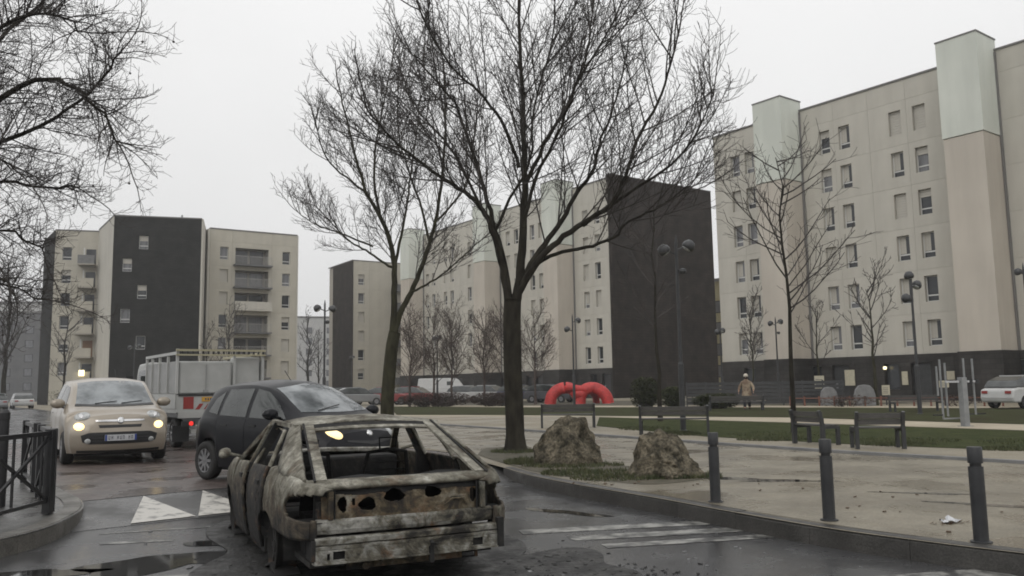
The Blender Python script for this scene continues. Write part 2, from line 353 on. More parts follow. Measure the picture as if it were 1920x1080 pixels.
# grey-brown wet pavement strip beside the kerb and darker band up to the edging
ED = [(-6.6, 36.2), (-2.82, 31.2), (-.24, 27.0), (2.07, 23.2), (4.54, 19.0), (6.21, 16.3), (8.14, 13.72), (11, 10.0), (15, 4.8)]
inner = [(p[0] + .17, p[1] + .08) for p in RK[3:-1]]
sheet('pavement', inner[::-1] + [(-.9, 17.8), along((-.9, 17.8), 16)] + ED[1:] + [(20, -1)], GZ + .0142, M['sand_wet'])
b = MB()
for a, c in zip(ED, ED[1:]): b.bar((*a, GZ + .03), (*c, GZ + .03), .14, .07)
tag(b.build('edging', M['concrete']), kind='structure')
# lawns and light paths
sheet('near_lawn', [(2.73, 28.4), (4.94, 21.85), (7.27, 18.45), (9.56, 16.15), (14, 10.8), (20, 5.0), (26, 7), (13.2, 22.14), (9.17, 28.45), (3.6, 36.0)], GZ + .018, M['lawn'])
sheet('light_path', [(3.6, 36.3), (9.17, 28.8), (13.2, 22.5), (26, 7.6), (29, 9.2), (14.9, 24.8), (10.5, 32.3), (-1, 40.4), (-6, 43.2), (-6.4, 41.6)], GZ + .0182, M['sand_light'])
sheet('far_lawn', [(-6, 43.6), (-.6, 40.8), (10.6, 32.7), (15.1, 25.2), (30, 9.6), (46, 22), (22.8, 38.1), (11.7, 47.3), (-.1, 55), (-9.5, 64)], GZ + .0184, M['lawn_mud'])
sheet('far_path', [(-9.5, 64.5), (-.1, 55.5), (11.9, 47.8), (23.1, 38.5), (46.5, 22.5), (48.5, 24), (24.8, 40.2), (13.4, 50.2), (1, 58.5), (-8.5, 68)], GZ + .0186, M['sand_light'])
sheet('planted_bed', [(-8.5, 69), (1, 59.2), (13.4, 50.9), (17.5, 47.4), (24, 49), (17, 62), (2, 80), (-8, 84)], GZ + .0188, M['soil'])
# puddles and the soot stain
for i, (x, y, a, c, rz, z, sd) in enumerate([(-3.05, 8.0, .75, .5, .45, .004, 3), (-2.75, 9.0, .5, .22, .3, .0045, 8), (-4.15, 7.55, .5, .16, .3, .004, 12),
        (-3.3, 6.9, .7, .2, .2, .004, 21), (3.75, 11.9, .55, .14, -.2, GZ + .0175, 31), (3.0, 12.35, .9, .12, -.35, GZ + .0175, 35), (5.4, 9.2, .8, .1, -.5, GZ + .0175, 41), (.6, 10.6, .5, .14, -.6, .004, 47), (4.9, 10.4, .5, .07, -.4, GZ + .0175, 52)]):
    sheet('puddle', wobble(x, y, a, c, rz, sd, 40, .5), z, M['water'])
sheet('soot_stain', wobble(-1.55, 8.3, 1.6, 2.6, .42, 77, 60, .22), .0065, M['soot'])
# painted markings
def paint(name, poly, z, m): return sheet(name, poly, z, m)
def on_ramp(t, w, lift=.008):
    p = N0.lerp(N1, t / (N1 - N0).length) + AX * w; return (p.x, p.y, .004 + (GZ - .008) * w / 1.45 + lift)
b = MB()
for t0 in (1.52, 2.32, 3.12):
    b.add([on_ramp(t0 - .45, .06), on_ramp(t0 + .32, .06), on_ramp(t0 + .12, 1.40)], [(0, 1, 2)])
tag(b.build('ramp_triangles', M['white_paint'], fix=True), kind='structure')
def stripe(a, c, w0, z=.004):
    a = Vector(a); c = Vector(c); d = (c - a).normalized(); n = Vector((-d.y, d.x)) * w0 / 2
    paint('crossing_stripe', [tuple(a - n), tuple(c - n), tuple(c + n), tuple(a + n)], z, M['worn_paint'])
stripe((.05, 9.22), (2.18, 9.66), .26); stripe((.55, 8.80), (2.48, 9.20), .26); stripe((.85, 8.36), (2.72, 8.80), .2)
stripe((2.75, 6.72), (3.9, 6.98), .34); stripe((-4.6, 9.55), (-3.2, 10.05), .05); stripe((-4.3, 8.95), (-3.6, 9.1), .13); stripe((-3.6, 7.15), (-2.2, 7.5), .1)
# grass blades and weeds where the eye can tell them
def blades(name, spots, n, h, seed, m):
    q = random.Random(seed); b = MB()
    for _ in range(n):
        poly = q.choice(spots); x0, y0, rx, ry = poly
        r_, t = math.sqrt(q.random()), q.uniform(0, 6.283); x, y = x0 + rx * r_ * math.cos(t), y0 + ry * r_ * math.sin(t)
        a = q.uniform(0, 6.28); hh = h * q.uniform(.4, 1.3); w = .006 + hh * .05; lx, ly = q.gauss(0, .35) * hh, q.gauss(0, .35) * hh
        c_, s_ = math.cos(a) * w, math.sin(a) * w
        b.add([(x - c_, y - s_, GZ + .01), (x + c_, y + s_, GZ + .01), (x + lx, y + ly, GZ + hh)], [(0, 1, 2)])
    return tag(b.build(name, m), kind='stuff')
sheet('verge', smooth_line([(-.75, 17.2), (.2, 14.0), (.7, 12.95), (1.35, 12.15), (1.9, 11.75), (2.6, 12.2), (3.1, 12.9), (2.5, 13.6), (1.9, 14.4), (1.3, 15.6), (.6, 17.2), (.3, 19.0), (-.6, 19.2), (-.75, 17.2)], 3)[:-1], GZ + .019, M['soil'])
tag(blades('grass', [(1.55, 12.6, .75, .45), (2.4, 12.65, .65, .35), (1.0, 14.6, .9, .4), (.5, 15.6, .6, .8), (0, 17.9, .5, .5), (1.9, 13.3, .8, .5), (.9, 13.4, .5, .5), (2.3, 12.5, .5, .2), (.1, 15.4, .3, .5)], 9000, .075, 4, M['blade']), kind='stuff')
tag(blades('lawn_grass', [(6.2, 20.4, .9, .6), (8.2, 18.2, .8, .6), (9.6, 16.6, .7, .5), (10.5, 16.0, 1, .9), (8.8, 19.3, 1.2, 1), (4.6, 23.6, .5, 1.2), (4.0, 26.4, .8, 1.3), (11.2, 18, 1.3, 1.3), (7, 22, 1.5, 1.5)], 12000, .06, 9, M['blade']), kind='stuff')
# debris
def bits(name, spots, n, size, seed, m, z=0):
    q = random.Random(seed); b = MB()
    for _ in range(n):
        x0, y0, rx, ry = q.choice(spots); x, y = q.gauss(x0, rx), q.gauss(y0, ry); s = size * q.uniform(.3, 1.5)
        Mx = Matrix.Translation((x, y, z + s * .12)) @ Matrix.Rotation(q.uniform(0, 6), 4, 'Z') @ Matrix.Rotation(q.uniform(-.5, .5), 4, 'X')
        b.box(-s * q.uniform(.4, 1), s, -s * .6, s * q.uniform(.3, .7), -s * .15, s * q.uniform(.1, .45), Mx)
    return tag(b.build(name, m), kind='stuff')
sheet('soot_stain', wobble(.25, 7.25, .75, .85, .6, 91, 60, .45), .0062, M['soot'])
bits('debris', [(.1, 7.2, .35, .35), (.35, 7.7, .3, .4), (-2.6, 8.0, .3, .7), (-.4, 6.5, .5, .2), (.3, 6.8, .35, .3), (.7, 7.1, .35, .25), (.35, 6.4, .35, .2)], 900, .017, 2, M['soot'])
bits('rubble', [(-.2, 6.9, .4, .4), (1.6, 7.7, .9, .5), (-4.6, 9.0, .4, .4), (3.3, 9.9, .8, .6)], 60, .016, 7, M['concrete'])
bits('leaf_litter', [(2.6, 11.3, .5, .4), (4.6, 9.6, .8, .8), (1.4, 12.5, .3, .3)], 45, .02, 12, M['leaf'], GZ + .02)

# ================================================================== BUILDINGS
def rot_to(ux, uy): return math.atan2(uy, ux)
WIN_CACHE = {}
def window_mesh(w, h, dark):
    k = (round(w, 2), round(h, 2), dark)
    if k in WIN_CACHE: return WIN_CACHE[k]
    fm = M['win_frame']; t = .06
    b = MB(); z1 = .22 * h   # fixed lower light
    for (x0, x1, za, zb) in ((0, w, 0, t), (0, w, h - t, h), (0, t, t, h - t), (w - t, w, t, h - t), (t, w - t, z1, z1 + .09)):
        b.box(x0, x1, 0, .07, za, zb)
    f = b.mesh('window', fm)
    g = MB(); g.box(t, w - t, .03, .045, t, z1); g.box(t, w - t, .03, .045, z1 + .09, h - t)
    p = g.mesh('pane', M['curtain'] if dark else M['glass'])
    s = MB(); s.box(-.06, w + .06, -.2, .0, -.05, 0); sl = s.mesh('sill', M['coping'])
    WIN_CACHE[k] = (f, p, sl); return WIN_CACHE[k]
SH_CACHE = {}
def shutter_mesh(w, h, fr):
    k = (round(w, 2), round(h, 2), round(fr, 1))
    if k not in SH_CACHE:
        b = MB(); hh = h * fr; n = max(2, int(hh / .16))
        for i in range(n): b.box(.03, w - .03, -.045, -.02 - (i % 2) * .006, h - hh + hh * i / n, h - hh + hh * (i + 1) / n - .012)
        SH_CACHE[k] = b.mesh('shutter', M['shutter'])
    return SH_CACHE[k]
PANEL_CACHE = {}
def half_mesh(w, h):
    k = ('half', round(w, 2), round(h, 2))
    if k not in SH_CACHE:
        b = MB(); n = 5
        for i in range(n): x = .062 + (w * .5) * i / n; b.box(x, x + w * .5 / n - .006, .018 + .006 * (i % 2), .029, .24 * h + .09, h - .062)
        SH_CACHE[k] = b.mesh('curtain', M['shutter'])
    return SH_CACHE[k]
def facade(root, T, xc, zc, wins, m, depth=.34, gap=.006, rng=None, kinds=(0, 0, .3, 1), back=True, name='panel'):
    """T: matrix from facade frame (x along, y INTO the wall, z up) to the building; xc, zc panel cuts; wins (x, z, w, h)"""
    rng = rng or random.Random(1)
    for i in range(len(xc) - 1):
        for k in range(len(zc) - 1):
            x0, x1, z0, z1 = xc[i], xc[i + 1], zc[k], zc[k + 1]
            ws = tuple((round(a - x0, 3), round(c - z0, 3), w, h) for a, c, w, h in wins if x0 - .01 <= a < x1 and z0 - .01 <= c < z1)
            key = (round(x1 - x0, 3), round(z1 - z0, 3), ws, m.name, depth)
            if key not in PANEL_CACHE:
                W_, H_ = x1 - x0, z1 - z0; g = gap
                xs = sorted(set([g, W_ - g] + [q for a, c, w, h in ws for q in (a, a + w)])); zs = sorted(set([g, H_ - g] + [q for a, c, w, h in ws for q in (c, c + h)]))
                b = MB(); inside = lambda x, z: any(a < x < a + w and c < z < c + h for a, c, w, h in ws)
                for xa, xb in zip(xs, xs[1:]):
                    for za, zb in zip(zs, zs[1:]):
                        if inside((xa + xb) / 2, (za + zb) / 2): continue
                        b.add([(xa, 0, za), (xb, 0, za), (xb, 0, zb), (xa, 0, zb)], [(0, 1, 2, 3)])
                for (xa, xb, za, zb) in ((g, W_ - g, g, H_ - g),):
                    d = .05; b.add([(xa, 0, za), (xb, 0, za), (xb, 0, zb), (xa, 0, zb), (xa, d, za), (xb, d, za), (xb, d, zb), (xa, d, zb)], [(0, 4, 5, 1), (1, 5, 6, 2), (2, 6, 7, 3), (3, 7, 4, 0)])
                for a, c, w, h in ws:
                    d = depth; xa, xb, za, zb = a, a + w, c, c + h
                    b.add([(xa, 0, za), (xb, 0, za), (xb, 0, zb), (xa, 0, zb), (xa, d, za), (xb, d, za), (xb, d, zb), (xa, d, zb)], [(0, 1, 5, 4), (1, 2, 6, 5), (2, 3, 7, 6), (3, 0, 4, 7)])
                PANEL_CACHE[key] = b.mesh(name, m)
            link(name, PANEL_CACHE[key], root, M=T @ Matrix.Translation((x0, 0, z0)))
    # backing behind the joints, with the same openings
    if back:
        b = MB(); xs = sorted(set([xc[0] + .02, xc[-1] - .02] + [q for a, c, w, h in wins for q in (a, a + w)])); zs = sorted(set([zc[0] + .02, zc[-1] - .02] + [q for a, c, w, h in wins for q in (c, c + h)]))
        cols = {}
        for xa, xb in zip(xs, xs[1:]):
            for za, zb in zip(zs, zs[1:]):
                mx, mz = (xa + xb) / 2, (za + zb) / 2
                if any(a < mx < a + w and c < mz < c + h for a, c, w, h in wins): continue
                b.add([T @ Vector((xa, .045, za)), T @ Vector((xb, .045, za)), T @ Vector((xb, .045, zb)), T @ Vector((xa, .045, zb))], [(0, 1, 2, 3)])
        b.build('joint_backing', M['facade_back'], root)
    for a, c, w, h in wins:
        f, p, sl = window_mesh(w, h, rng.random() < .3)
        o = link('window', f, root, M=T @ Matrix.Translation((a, depth - .08, c))); link('pane', p, o); link('sill', sl, o)
        fr = rng.choice(kinds)
        if fr == .5: link('curtain', half_mesh(w, h), o)
        elif fr: link('shutter', shutter_mesh(w, h, fr), o)
def rows(z_top, n, step): return [z_top - step * i for i in range(n)]

def T_at(x, y, ang): return Matrix.Translation((x, y, 0)) @ Matrix.Rotation(ang, 4, 'Z')

# ---- right building: local x runs along the street front towards the camera, local y into the block
def long_block(name, ox, oy, ux, uy, L, cols, pyl, roof, base, label, mirror=False, seed=1, win_w=.88, win_h=1.72, wt=20.0, dep=13, gable=None, pd=2.3, pw=2.4, last=1.4, nst=7):
    root = empty(name, (ox, oy, 0), rot_to(ux, uy), label, 'building')
    q = random.Random(seed); st = 2.91
    if mirror:   # u points away from the camera: outward side is on local +y; flip with x reversed
        T = Matrix.Translation((L, 0, 0)) @ Matrix.Rotation(math.pi, 4, 'Z')
        X = lambda a, w=0: L - a - w
    else:
        T = Matrix.Identity(4); X = lambda a, w=0: a
    zc = [base + .02] + [wt - st * k - win_h - .75 for k in range(nst - 2, -1, -1)][1:] + [wt + .62, roof]
    zc = sorted(set(round(z, 3) for z in zc if z > base))
    wins = []
    xcuts = {0.0, float(L)}
    for c in cols:
        for k in range(nst - 1):
            z = wt - st * k - win_h
            if z > base + .3: wins.append((round(X(c, win_w), 3), round(z, 3), win_w, win_h))
    cs = sorted(cols)
    for a, b_ in zip(cs, cs[1:]):
        xcuts.add(round(X((a + b_ + win_w) / 2), 3))
    for a in pyl: xcuts.add(round(X(a), 3)); xcuts.add(round(X(a + pw), 3))
    xcuts = sorted(xcuts)
    xc = [xcuts[0]]
    for x in xcuts[1:]:
        if x - xc[-1] > .9 or x == xcuts[-1]: xc.append(x)
    xc = [x for x in xc if not any(w[0] - .02 < x < w[0] + w[2] + .02 for w in wins)]
    facade(root, T, xc, zc, wins, M['facade'], rng=q, kinds=(0, 0, .5, .5, .5, .3, 1, 1))
    sgn = 1
    def tb(b, x0, x1, y0, y1, z0, z1): b.box(x0, x1, y0, y1, z0, z1, T)
    b = MB(); tb(b, .05, L - .05, .3, dep, 0, roof - .1); b.build('core', M['facade_back'], root)
    b = MB(); tb(b, -.06, L + .06, -.08, dep + .05, roof, roof + .12); b.build('coping', M['coping'], root)
    # dark ground floor, with door and shop openings
    xs = 0; b = MB(); doors = MB(); n = int(L / 5.2); w5 = L / n
    tb(b, 0, L, -.12, .28, base - .55, base)
    for i in range(n):
        a = i * w5
        tb(b, a, a + w5 * .38, -.12, .28, 0, base - .55); tb(b, a + w5 * .38, a + w5 * .56, -.12, .28, 0, .9 if i % 3 else .02); tb(b, a + w5 * .56, a + w5 * .7, -.12, .28, 0, base - .55)
        tb(b, a + w5 * .93, a + w5, -.12, .28, 0, base - .55)
    b.build('ground_floor', M['base_dark'], root)
    for i in range(n):
        a = i * w5; d = MB(); tb(d, a + w5 * .71, a + w5 * .92, .12, .2, 0.02, base - .57); dd = d.build('door', M['dark_metal'], root)
        h = MB(); tb(h, a + w5 * .73, a + w5 * .75, .06, .12, .9, 1.5); h.build('handle', M['gym_metal'], dd)
        g = MB(); tb(g, a + w5 * .39, a + w5 * .55, .14, .2, .92 if i % 3 else .04, base - .57); g.build('shop_window', M['glass'], root)
    for a in pyl:
        x0 = X(a, pw); b = MB(); tb(b, x0, x0 + pw, -pd, .0, base, 16.5); b.build('shaft', M['pylon'], root)
        b = MB(); tb(b, x0 - .05, x0 + pw + .05, -pd - .05, .2, 16.55, roof + .75); u = b.build('shaft_cladding', M['pylon_white'], root)
        b = MB(); tb(b, x0 - .09, x0 + pw + .09, -pd - .09, .24, roof + .75, roof + .84); b.build('coping', M['coping'], root)
        b = MB(); tb(b, x0 - .1, x0 + pw + .1, -pd - .12, -.12, 0, base + .0); b.build('ground_floor', M['base_dark'], root)
        b = MB(); xg = x0 + pw if not mirror else x0 + pw
        tb(b, xg + .03, xg + .15, -.14, -.02, base, roof - .1); b.build('shadow_gap_strip', M['coping'], root)  # solid grey strip stands in for the dark shadow gap beside the shaft
    if gable is not None:
        b = MB(); x0 = gable[0]; 
        tb(b, gable[0], gable[1], -.16, dep + .1, 0, roof + .35); b.build('gable_cladding', gable[2], root)
        b = MB(); tb(b, gable[0] - .03, gable[1] + .03, -.2, dep + .14, roof + .35, roof + .43); b.build('coping', M['coping'], root)
    return root
rb = long_block('apartment_building', 17.15, 69.25, .597, -.802, 41.0, [1.75, 3.15, 9.95, 11.55, 15.4, 17.1, 25.0, 26.6, 31.0, 32.6], [5.95, 20.15, 35.2], 22.05, 3.2,
           'large pale concrete block on the right with two projecting whitish shafts', seed=4)
gl = MB(); gl.lathe([(.02, 0), (.10, .02), (.12, .1), (.1, .2), (.02, .22)], 10, Matrix.Translation((14.1, -.28, 2.25))); gl.build('entrance_lamp', M['lit_window'], rb, smooth=True)
for (x, z, w, h) in [(11.0, 1.2, .75, 1.1), (15.2, 1.2, .4, .9), (18.2, 1.5, .5, .55)]:
    b = MB(); b.box(x, x + w, -.19, -.13, z, z + h); b.build('poster', M['poster'], rb)
mbl = long_block('apartment_building', 10.1, 85.0, -.58, .8146, 45.0, [1.55, 3.45, 11.2, 12.85, 16.0, 17.7, 24.6, 26.3, 30.6, 32.3, 35.4, 37.1, 42.4], [5.9, 19.8, 38.6], 22.7, 3.2,
           'long pale apartment block ending in a wide dark brown gable, behind the big trees', mirror=True, seed=9, dep=15.1, gable=(44.95, 45.3, M['clad_dark']))

# ---- left group of blocks
root = empty('apartment_building', (-45.46, 95.0, 0), rot_to(.955, .297), 'pale apartment block with black clad tower slab, behind the white truck', 'building')
I4 = Matrix.Identity(4); q = random.Random(3)
facade(root, I4, [0, 9.4], [0, 21.7], [(2.67, 17.95, 1.0, 1.6), (1.0, 15.3, 1.0, 1.55), (2.65, 12.2, 1.02, 1.6), (.95, 9.45, 1.02, 1.55), (2.68, 6.4, 1.0, 1.55)], M['clad_black'], rng=q, kinds=(0, 0, .4), name='slab_cladding')
b = MB(); b.box(.05, 9.35, .35, 9, 0, 21.6); b.build('core', M['facade_back'], root)
b = MB(); b.box(-.05, 9.45, -.06, 9, 21.7, 21.85); b.build('coping', M['coping'], root)
b = MB(); b.prism([(-.02, -.03), (-3.1, 9.76), (-2.8, 9.85), (-.02, 1.0)], 0, 21.68); b.build('side_wall', M['facade'], root, fix=True)
b = MB(); b.prism([(-.06, -.06), (-3.16, 9.76), (-2.8, 9.9), (-.06, 1.1)], 21.69, 21.84); b.build('coping', M['coping'], root, fix=True)
b = MB(); b.box(9.42, 9.6, .02, 8, 0, 21.75); b.build('side_wall', M['facade'], root)
b = MB(); b.tube([(7, 3, 21.8), (7, 3, 22.7)], .1, 8); b.box(6.6, 7.3, 2.8, 3.4, 21.85, 22.3); b.build('vent_pipe', M['gym_metal'], root)
b = MB(); b.tube([(3.4, 3, 21.8), (3.4, 3, 23.4)], .03, 5); b.bar((2.9, 3, 23.2), (3.9, 3, 23.2), .04); b.bar((3.1, 3, 22.9), (3.7, 3, 22.9), .04); b.build('antenna', M['gym_metal'], root)
def sub_T(px, py, ux, uy):      # a facade frame inside this root from a world anchor
    inv = root.matrix_basis.inverted() if False else (Matrix.Translation((-45.46, 95.0, 0)) @ Matrix.Rotation(rot_to(.955, .297), 4, 'Z')).inverted()
    return inv @ T_at(px, py, rot_to(ux, uy))
# right wing with loggias
TR = sub_T(-37.3, 103.0, .838, .546); st = 2.83
wins = [(1.22, 19.45 - st * k - 1.6, 1.02, 1.6) for k in range(6)] + [(9.1, 19.35 - st * k - 1.65, 1.02, 1.65) for k in range(6)]
LOG = [(3.1, 19.45 - st * k - 2.15, 4.2, 2.15) for k in range(6)]
zc = [0.02] + [19.45 - st * k - 2.45 for k in range(5, -1, -1)] + [20.1, 21.6]
# wall panels (the loggia openings are holes in the panels)
def facade_with_holes(T, xc, zc, wins, holes, m):
    facade(root, T, xc, zc, wins + holes, m, rng=q, kinds=(0, .3, 1), back=False) if not holes else None
WH = wins + LOG
n_before = set(bpy.data.objects)
facade(root, TR, [0, 2.7, 7.7, 11.0], zc, WH, M['facade_grey'], rng=q, kinds=(0, 0, .4, 1), back=False)
# loggias get their own contents instead of a plain window
for o in [o for o in bpy.data.objects if o not in n_before and o.name.startswith('window') and o.data and abs(o.data.vertices[4].co.x) >= 0]:
    if max(v.co.x for v in o.data.vertices) > 3:
        for c in list(o.children): bpy.data.objects.remove(c)
        bpy.data.objects.remove(o)
for i, (a, z, w, h) in enumerate(LOG):
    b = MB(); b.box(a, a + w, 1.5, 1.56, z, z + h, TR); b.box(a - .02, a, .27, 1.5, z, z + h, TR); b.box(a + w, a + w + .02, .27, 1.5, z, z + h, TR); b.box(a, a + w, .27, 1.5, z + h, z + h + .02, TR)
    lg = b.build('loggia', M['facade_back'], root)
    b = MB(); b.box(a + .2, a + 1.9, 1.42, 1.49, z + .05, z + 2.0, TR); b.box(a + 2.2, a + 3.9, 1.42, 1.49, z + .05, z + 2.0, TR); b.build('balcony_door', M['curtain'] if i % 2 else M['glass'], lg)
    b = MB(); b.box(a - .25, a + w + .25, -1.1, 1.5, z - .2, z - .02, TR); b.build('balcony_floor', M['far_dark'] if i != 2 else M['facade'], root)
    b = MB()
    if i == 2: b.box(a - .2, a + w + .2, -1.09, -1.03, z, z + .95, TR)
    else:
        for k in range(30): x = a - .2 + (w + .4) * k / 29; b.box(x - .015, x + .015, -1.07, -1.04, z, z + .95, TR)
        b.box(a - .2, a + w + .2, -1.08, -1.03, z + .95, z + 1.0, TR)
    b.build('railing', M['facade'] if i == 2 else M['rail_pale'], root)
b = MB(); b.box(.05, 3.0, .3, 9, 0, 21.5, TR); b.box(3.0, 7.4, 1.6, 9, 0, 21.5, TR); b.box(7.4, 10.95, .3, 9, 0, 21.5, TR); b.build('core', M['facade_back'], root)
b = MB(); b.box(-.05, 11.05, -.06, 9, 21.6, 21.74, TR); b.build('coping', M['coping'], root)
b = MB(); b.box(-.25, -.02, .02, 9, 0, 21.6, TR); b.build('side_wall', M['facade'], root)
b = MB(); b.box(11.02, 11.2, .02, 9, 0, 21.6, TR); b.build('side_wall', M['facade'], root)
# recessed link between slab and right wing
TK = sub_T(-37.6, 104.2, .955, .297)
facade(root, TK, [-1.6, .45], [0, 21.2], [(-1.2, 19.2 - st * k - 1.4, .9, 1.4) for k in range(6)], M['facade'], rng=q, kinds=(0, .5, 1), back=False)
b = MB(); b.box(-1.55, .4, .3, 3, 0, 21.1, TK); b.build('core', M['facade_back'], root)
# left wing with corner balconies and a black gable
TL = sub_T(-55.96, 102.0, .955, .297)
facade(root, TL, [0, 2.7, 6.9], [0.02] + [19.45 - st * k - 2.35 for k in range(5, -1, -1)] + [20.1, 21.5], [(.82, 19.45 - st * k - 1.62, 1.06, 1.62) for k in range(6)], M['facade_grey'], rng=q, kinds=(0, 0, .4, 1))
b = MB(); b.box(.05, 6.9, .3, 9, 0, 21.4, TL); b.build('core', M['facade_back'], root)
b = MB(); b.box(-.05, 6.95, -.06, 9, 21.5, 21.64, TL); b.build('coping', M['coping'], root)
TG = sub_T(-55.96, 102.0, -.60, .80)
b = MB(); b.box(.0, 8.8, -.12, -.01, 0, 21.6, TG); b.build('gable_cladding', M['clad_black'], root)
for k in range(6):
    z = 19.45 - st * k - 2.2
    b = MB(); b.box(2.9, 4.75, -2.0, 0, z - .2, z - .03, TL); b.build('balcony_floor', M['facade_back'], root)
    b = MB(); b.box(2.9, 2.96, -2.0, -.02, z - .03, z + 1.0, TL); b.box(2.96, 4.75, -2.0, -1.94, z - .03, z + 1.0, TL)
    b.build('railing', M['concrete'] if k == 0 else M['facade_grey'], root)
    b = MB(); b.box(3.5, 4.6, -.04, -.01, z, z + 2.0, TL); b.build('balcony_door', M['glass'] if k != 4 else M['orange'], root)
    b = MB(); b.box(3.2, 3.35, -.05, -.01, z, z + 2.2, TL); b.build('door_post', M['win_frame'], root)
# entrance light
b = MB(); b.box(3.6, 4.2, -2.3, -2.2, 3.6, 4.3, TL); b.build('lit_lantern', M['lit_window'], root)

# ---- narrow block in the middle distance
root = empty('apartment_building', (-23.9, 126.0, 0), rot_to(.838, .546), 'narrow pale block with a grey gable and one window column, left of the big tree', 'building')
facade(root, I4, [0, 2.6, 8.6], [0.02] + [18.75 - 2.85 * k - 2.3 for k in range(5, -1, -1)] + [19.4, 20.8], [(.82, 18.75 - 2.85 * k - 1.6, 1.0, 1.6) for k in range(6)], M['facade_grey'], rng=random.Random(8), kinds=(0, 1, 1, .4))
b = MB(); b.box(.05, 8.55, .3, 10, 0, 20.7); b.build('core', M['facade_back'], root)
b = MB(); b.box(-.2, 8.65, -.06, 10, 20.8, 20.93); b.build('coping', M['coping'], root)
b = MB(); b.box(-.14, -.01, -.05, 8.0, 0, 20.9); b.build('gable_cladding', M['clad_dark'], root)
for k in range(6):
    b = MB(); b.box(6.6, 8.6, -1.3, 0, 16.3 - 2.85 * k, 16.5 - 2.85 * k); b.box(6.6, 6.66, -1.3, 0, 16.5 - 2.85 * k, 17.4 - 2.85 * k); b.box(6.6, 8.6, -1.3, -1.24, 16.5 - 2.85 * k, 17.4 - 2.85 * k)
    b.build('balcony', M['far_dark'], root)

# ---- far background blocks
def far_block(x, y, ang, w, d, h, m, label, nx, nz):
    r = empty('apartment_building', (x, y, 0), ang, label, 'building')
    b = MB(); b.box(0, w, 0, d, 0, h); b.build('wall', m, r)
    b = MB(); b.box(-.2, w + .2, -.2, d + .2, h, h + .35); b.build('roof', M['coping'], r)
    b = MB(); b.box(0, 1.5, -.04, .02, 0, 1.5); me = b.mesh('window', M['glass'])
    g = MB(); g.box(.1, 1.4, -.06, -.045, .1, 1.4); pm = g.mesh('pane', M['curtain'])
    for i in range(nx):
        for k in range(nz):
            o = link('window', me, r, (w * (i + .5) / nx - .75, 0, 2.2 + k * (h - 3.5) / nz)); link('pane', pm, o)
far_block(-118, 178, .15, 20, 12, 21, M['far_wall'], 'far pale block at the left edge seen through bare twigs', 5, 6)
far_block(-98, 160, .2, 15, 10, 17, M['far_dark'], 'far dark grey block beside the black gable at the left', 4, 5)
far_block(-60, 215, .3, 26, 12, 20, M['far_wall'], 'far pale block in the gap between the two left apartment blocks', 5, 6)
far_block(24.9, 104, -.93, 3, 10, 14, M['ochre'], 'ochre block glimpsed in the slit between dark gable and right building', 3, 4)

# ================================================================== BARE TREES
def perp(d, q):
    a = Vector((q.gauss(0, 1), q.gauss(0, 1), q.gauss(0, 1))); a -= d * a.dot(d)
    return a.normalized() if a.length > 1e-4 else Vector((1, 0, 0))
def grow(b, p, d, L, r, lvl, q, cfg):
    """one branch, then its own branches along it"""
    n = cfg['seg'][lvl]; pts = [p.copy()]; dd = d.copy(); pos = p.copy()
    for i in range(n):
        dd = (dd + perp(dd, q) * cfg['wob'][lvl] + Vector((0, 0, 1)) * cfg['up'][lvl]).normalized(); pos = pos + dd * (L / n); pts.append(pos.copy())
    b.tube(pts, [max(cfg['rmin'], r * (1 - .62 * i / n)) for i in range(n + 1)], cfg['sides'][lvl], cap=False)
    branch_off(b, pts, r, L, lvl, q, cfg)
def branch_off(b, pts, r, L, lvl, q, cfg):
    if lvl + 1 >= cfg['levels']: return
    k = cfg['kids'][lvl]; k = max(1, int(k * q.uniform(.75, 1.25) * (min(1.6, max(.4, L / cfg['ref'][lvl])))))
    n = len(pts) - 1; side = q.uniform(0, 6.28)
    for i in range(k):
        t = cfg['start'][lvl] + (1 - cfg['start'][lvl]) * (i + q.random()) / k
        s = min(n - 1, int(t * n)); f = t * n - s; p = pts[s].lerp(pts[s + 1], min(1, f)); d = (pts[s + 1] - pts[s]).normalized()
        a = perp(d, q); ang = R(q.uniform(*cfg['ang'][lvl])); nd = (d * math.cos(ang) + a * math.sin(ang))
        if nd.z < cfg.get('zmin', -.35): nd.z *= -.4
        nd.normalize()
        Lc = cfg['len'][lvl] * q.uniform(.6, 1.25) * (1 - .45 * t) * (min(1.3, max(.5, L / cfg['ref'][lvl])) ** .5)
        grow(b, p, nd, Lc, max(cfg['rmin'], min(r * .55, cfg['rad'][lvl])) , lvl + 1, q, cfg)
BIG = dict(levels=4, seg=[8, 6, 4, 3], wob=[.05, .075, .11, .15], up=[.05, .08, .10, .1], rmin=.0042, sides=[7, 5, 3, 3], kids=[15, 10, 7], ref=[5, 2, .8],
           start=[.25, .15, .1], ang=[(24, 48), (26, 52), (25, 65)], len=[2.5, 1.05, .46], rad=[.019, .0075, .0046])
def limb_from(pts_px, base_px, scale, q, depth):
    """limb points drawn as (dx, dz) of the tree in metres, with its own lean towards or away from the viewer"""
    o = []; n = len(pts_px)
    for i, (x, y) in enumerate(pts_px): o.append(Vector(((x - base_px[0]) * scale, depth * (i / max(1, n - 1)) ** 1.2, (base_px[1] - y) * scale)))
    return o
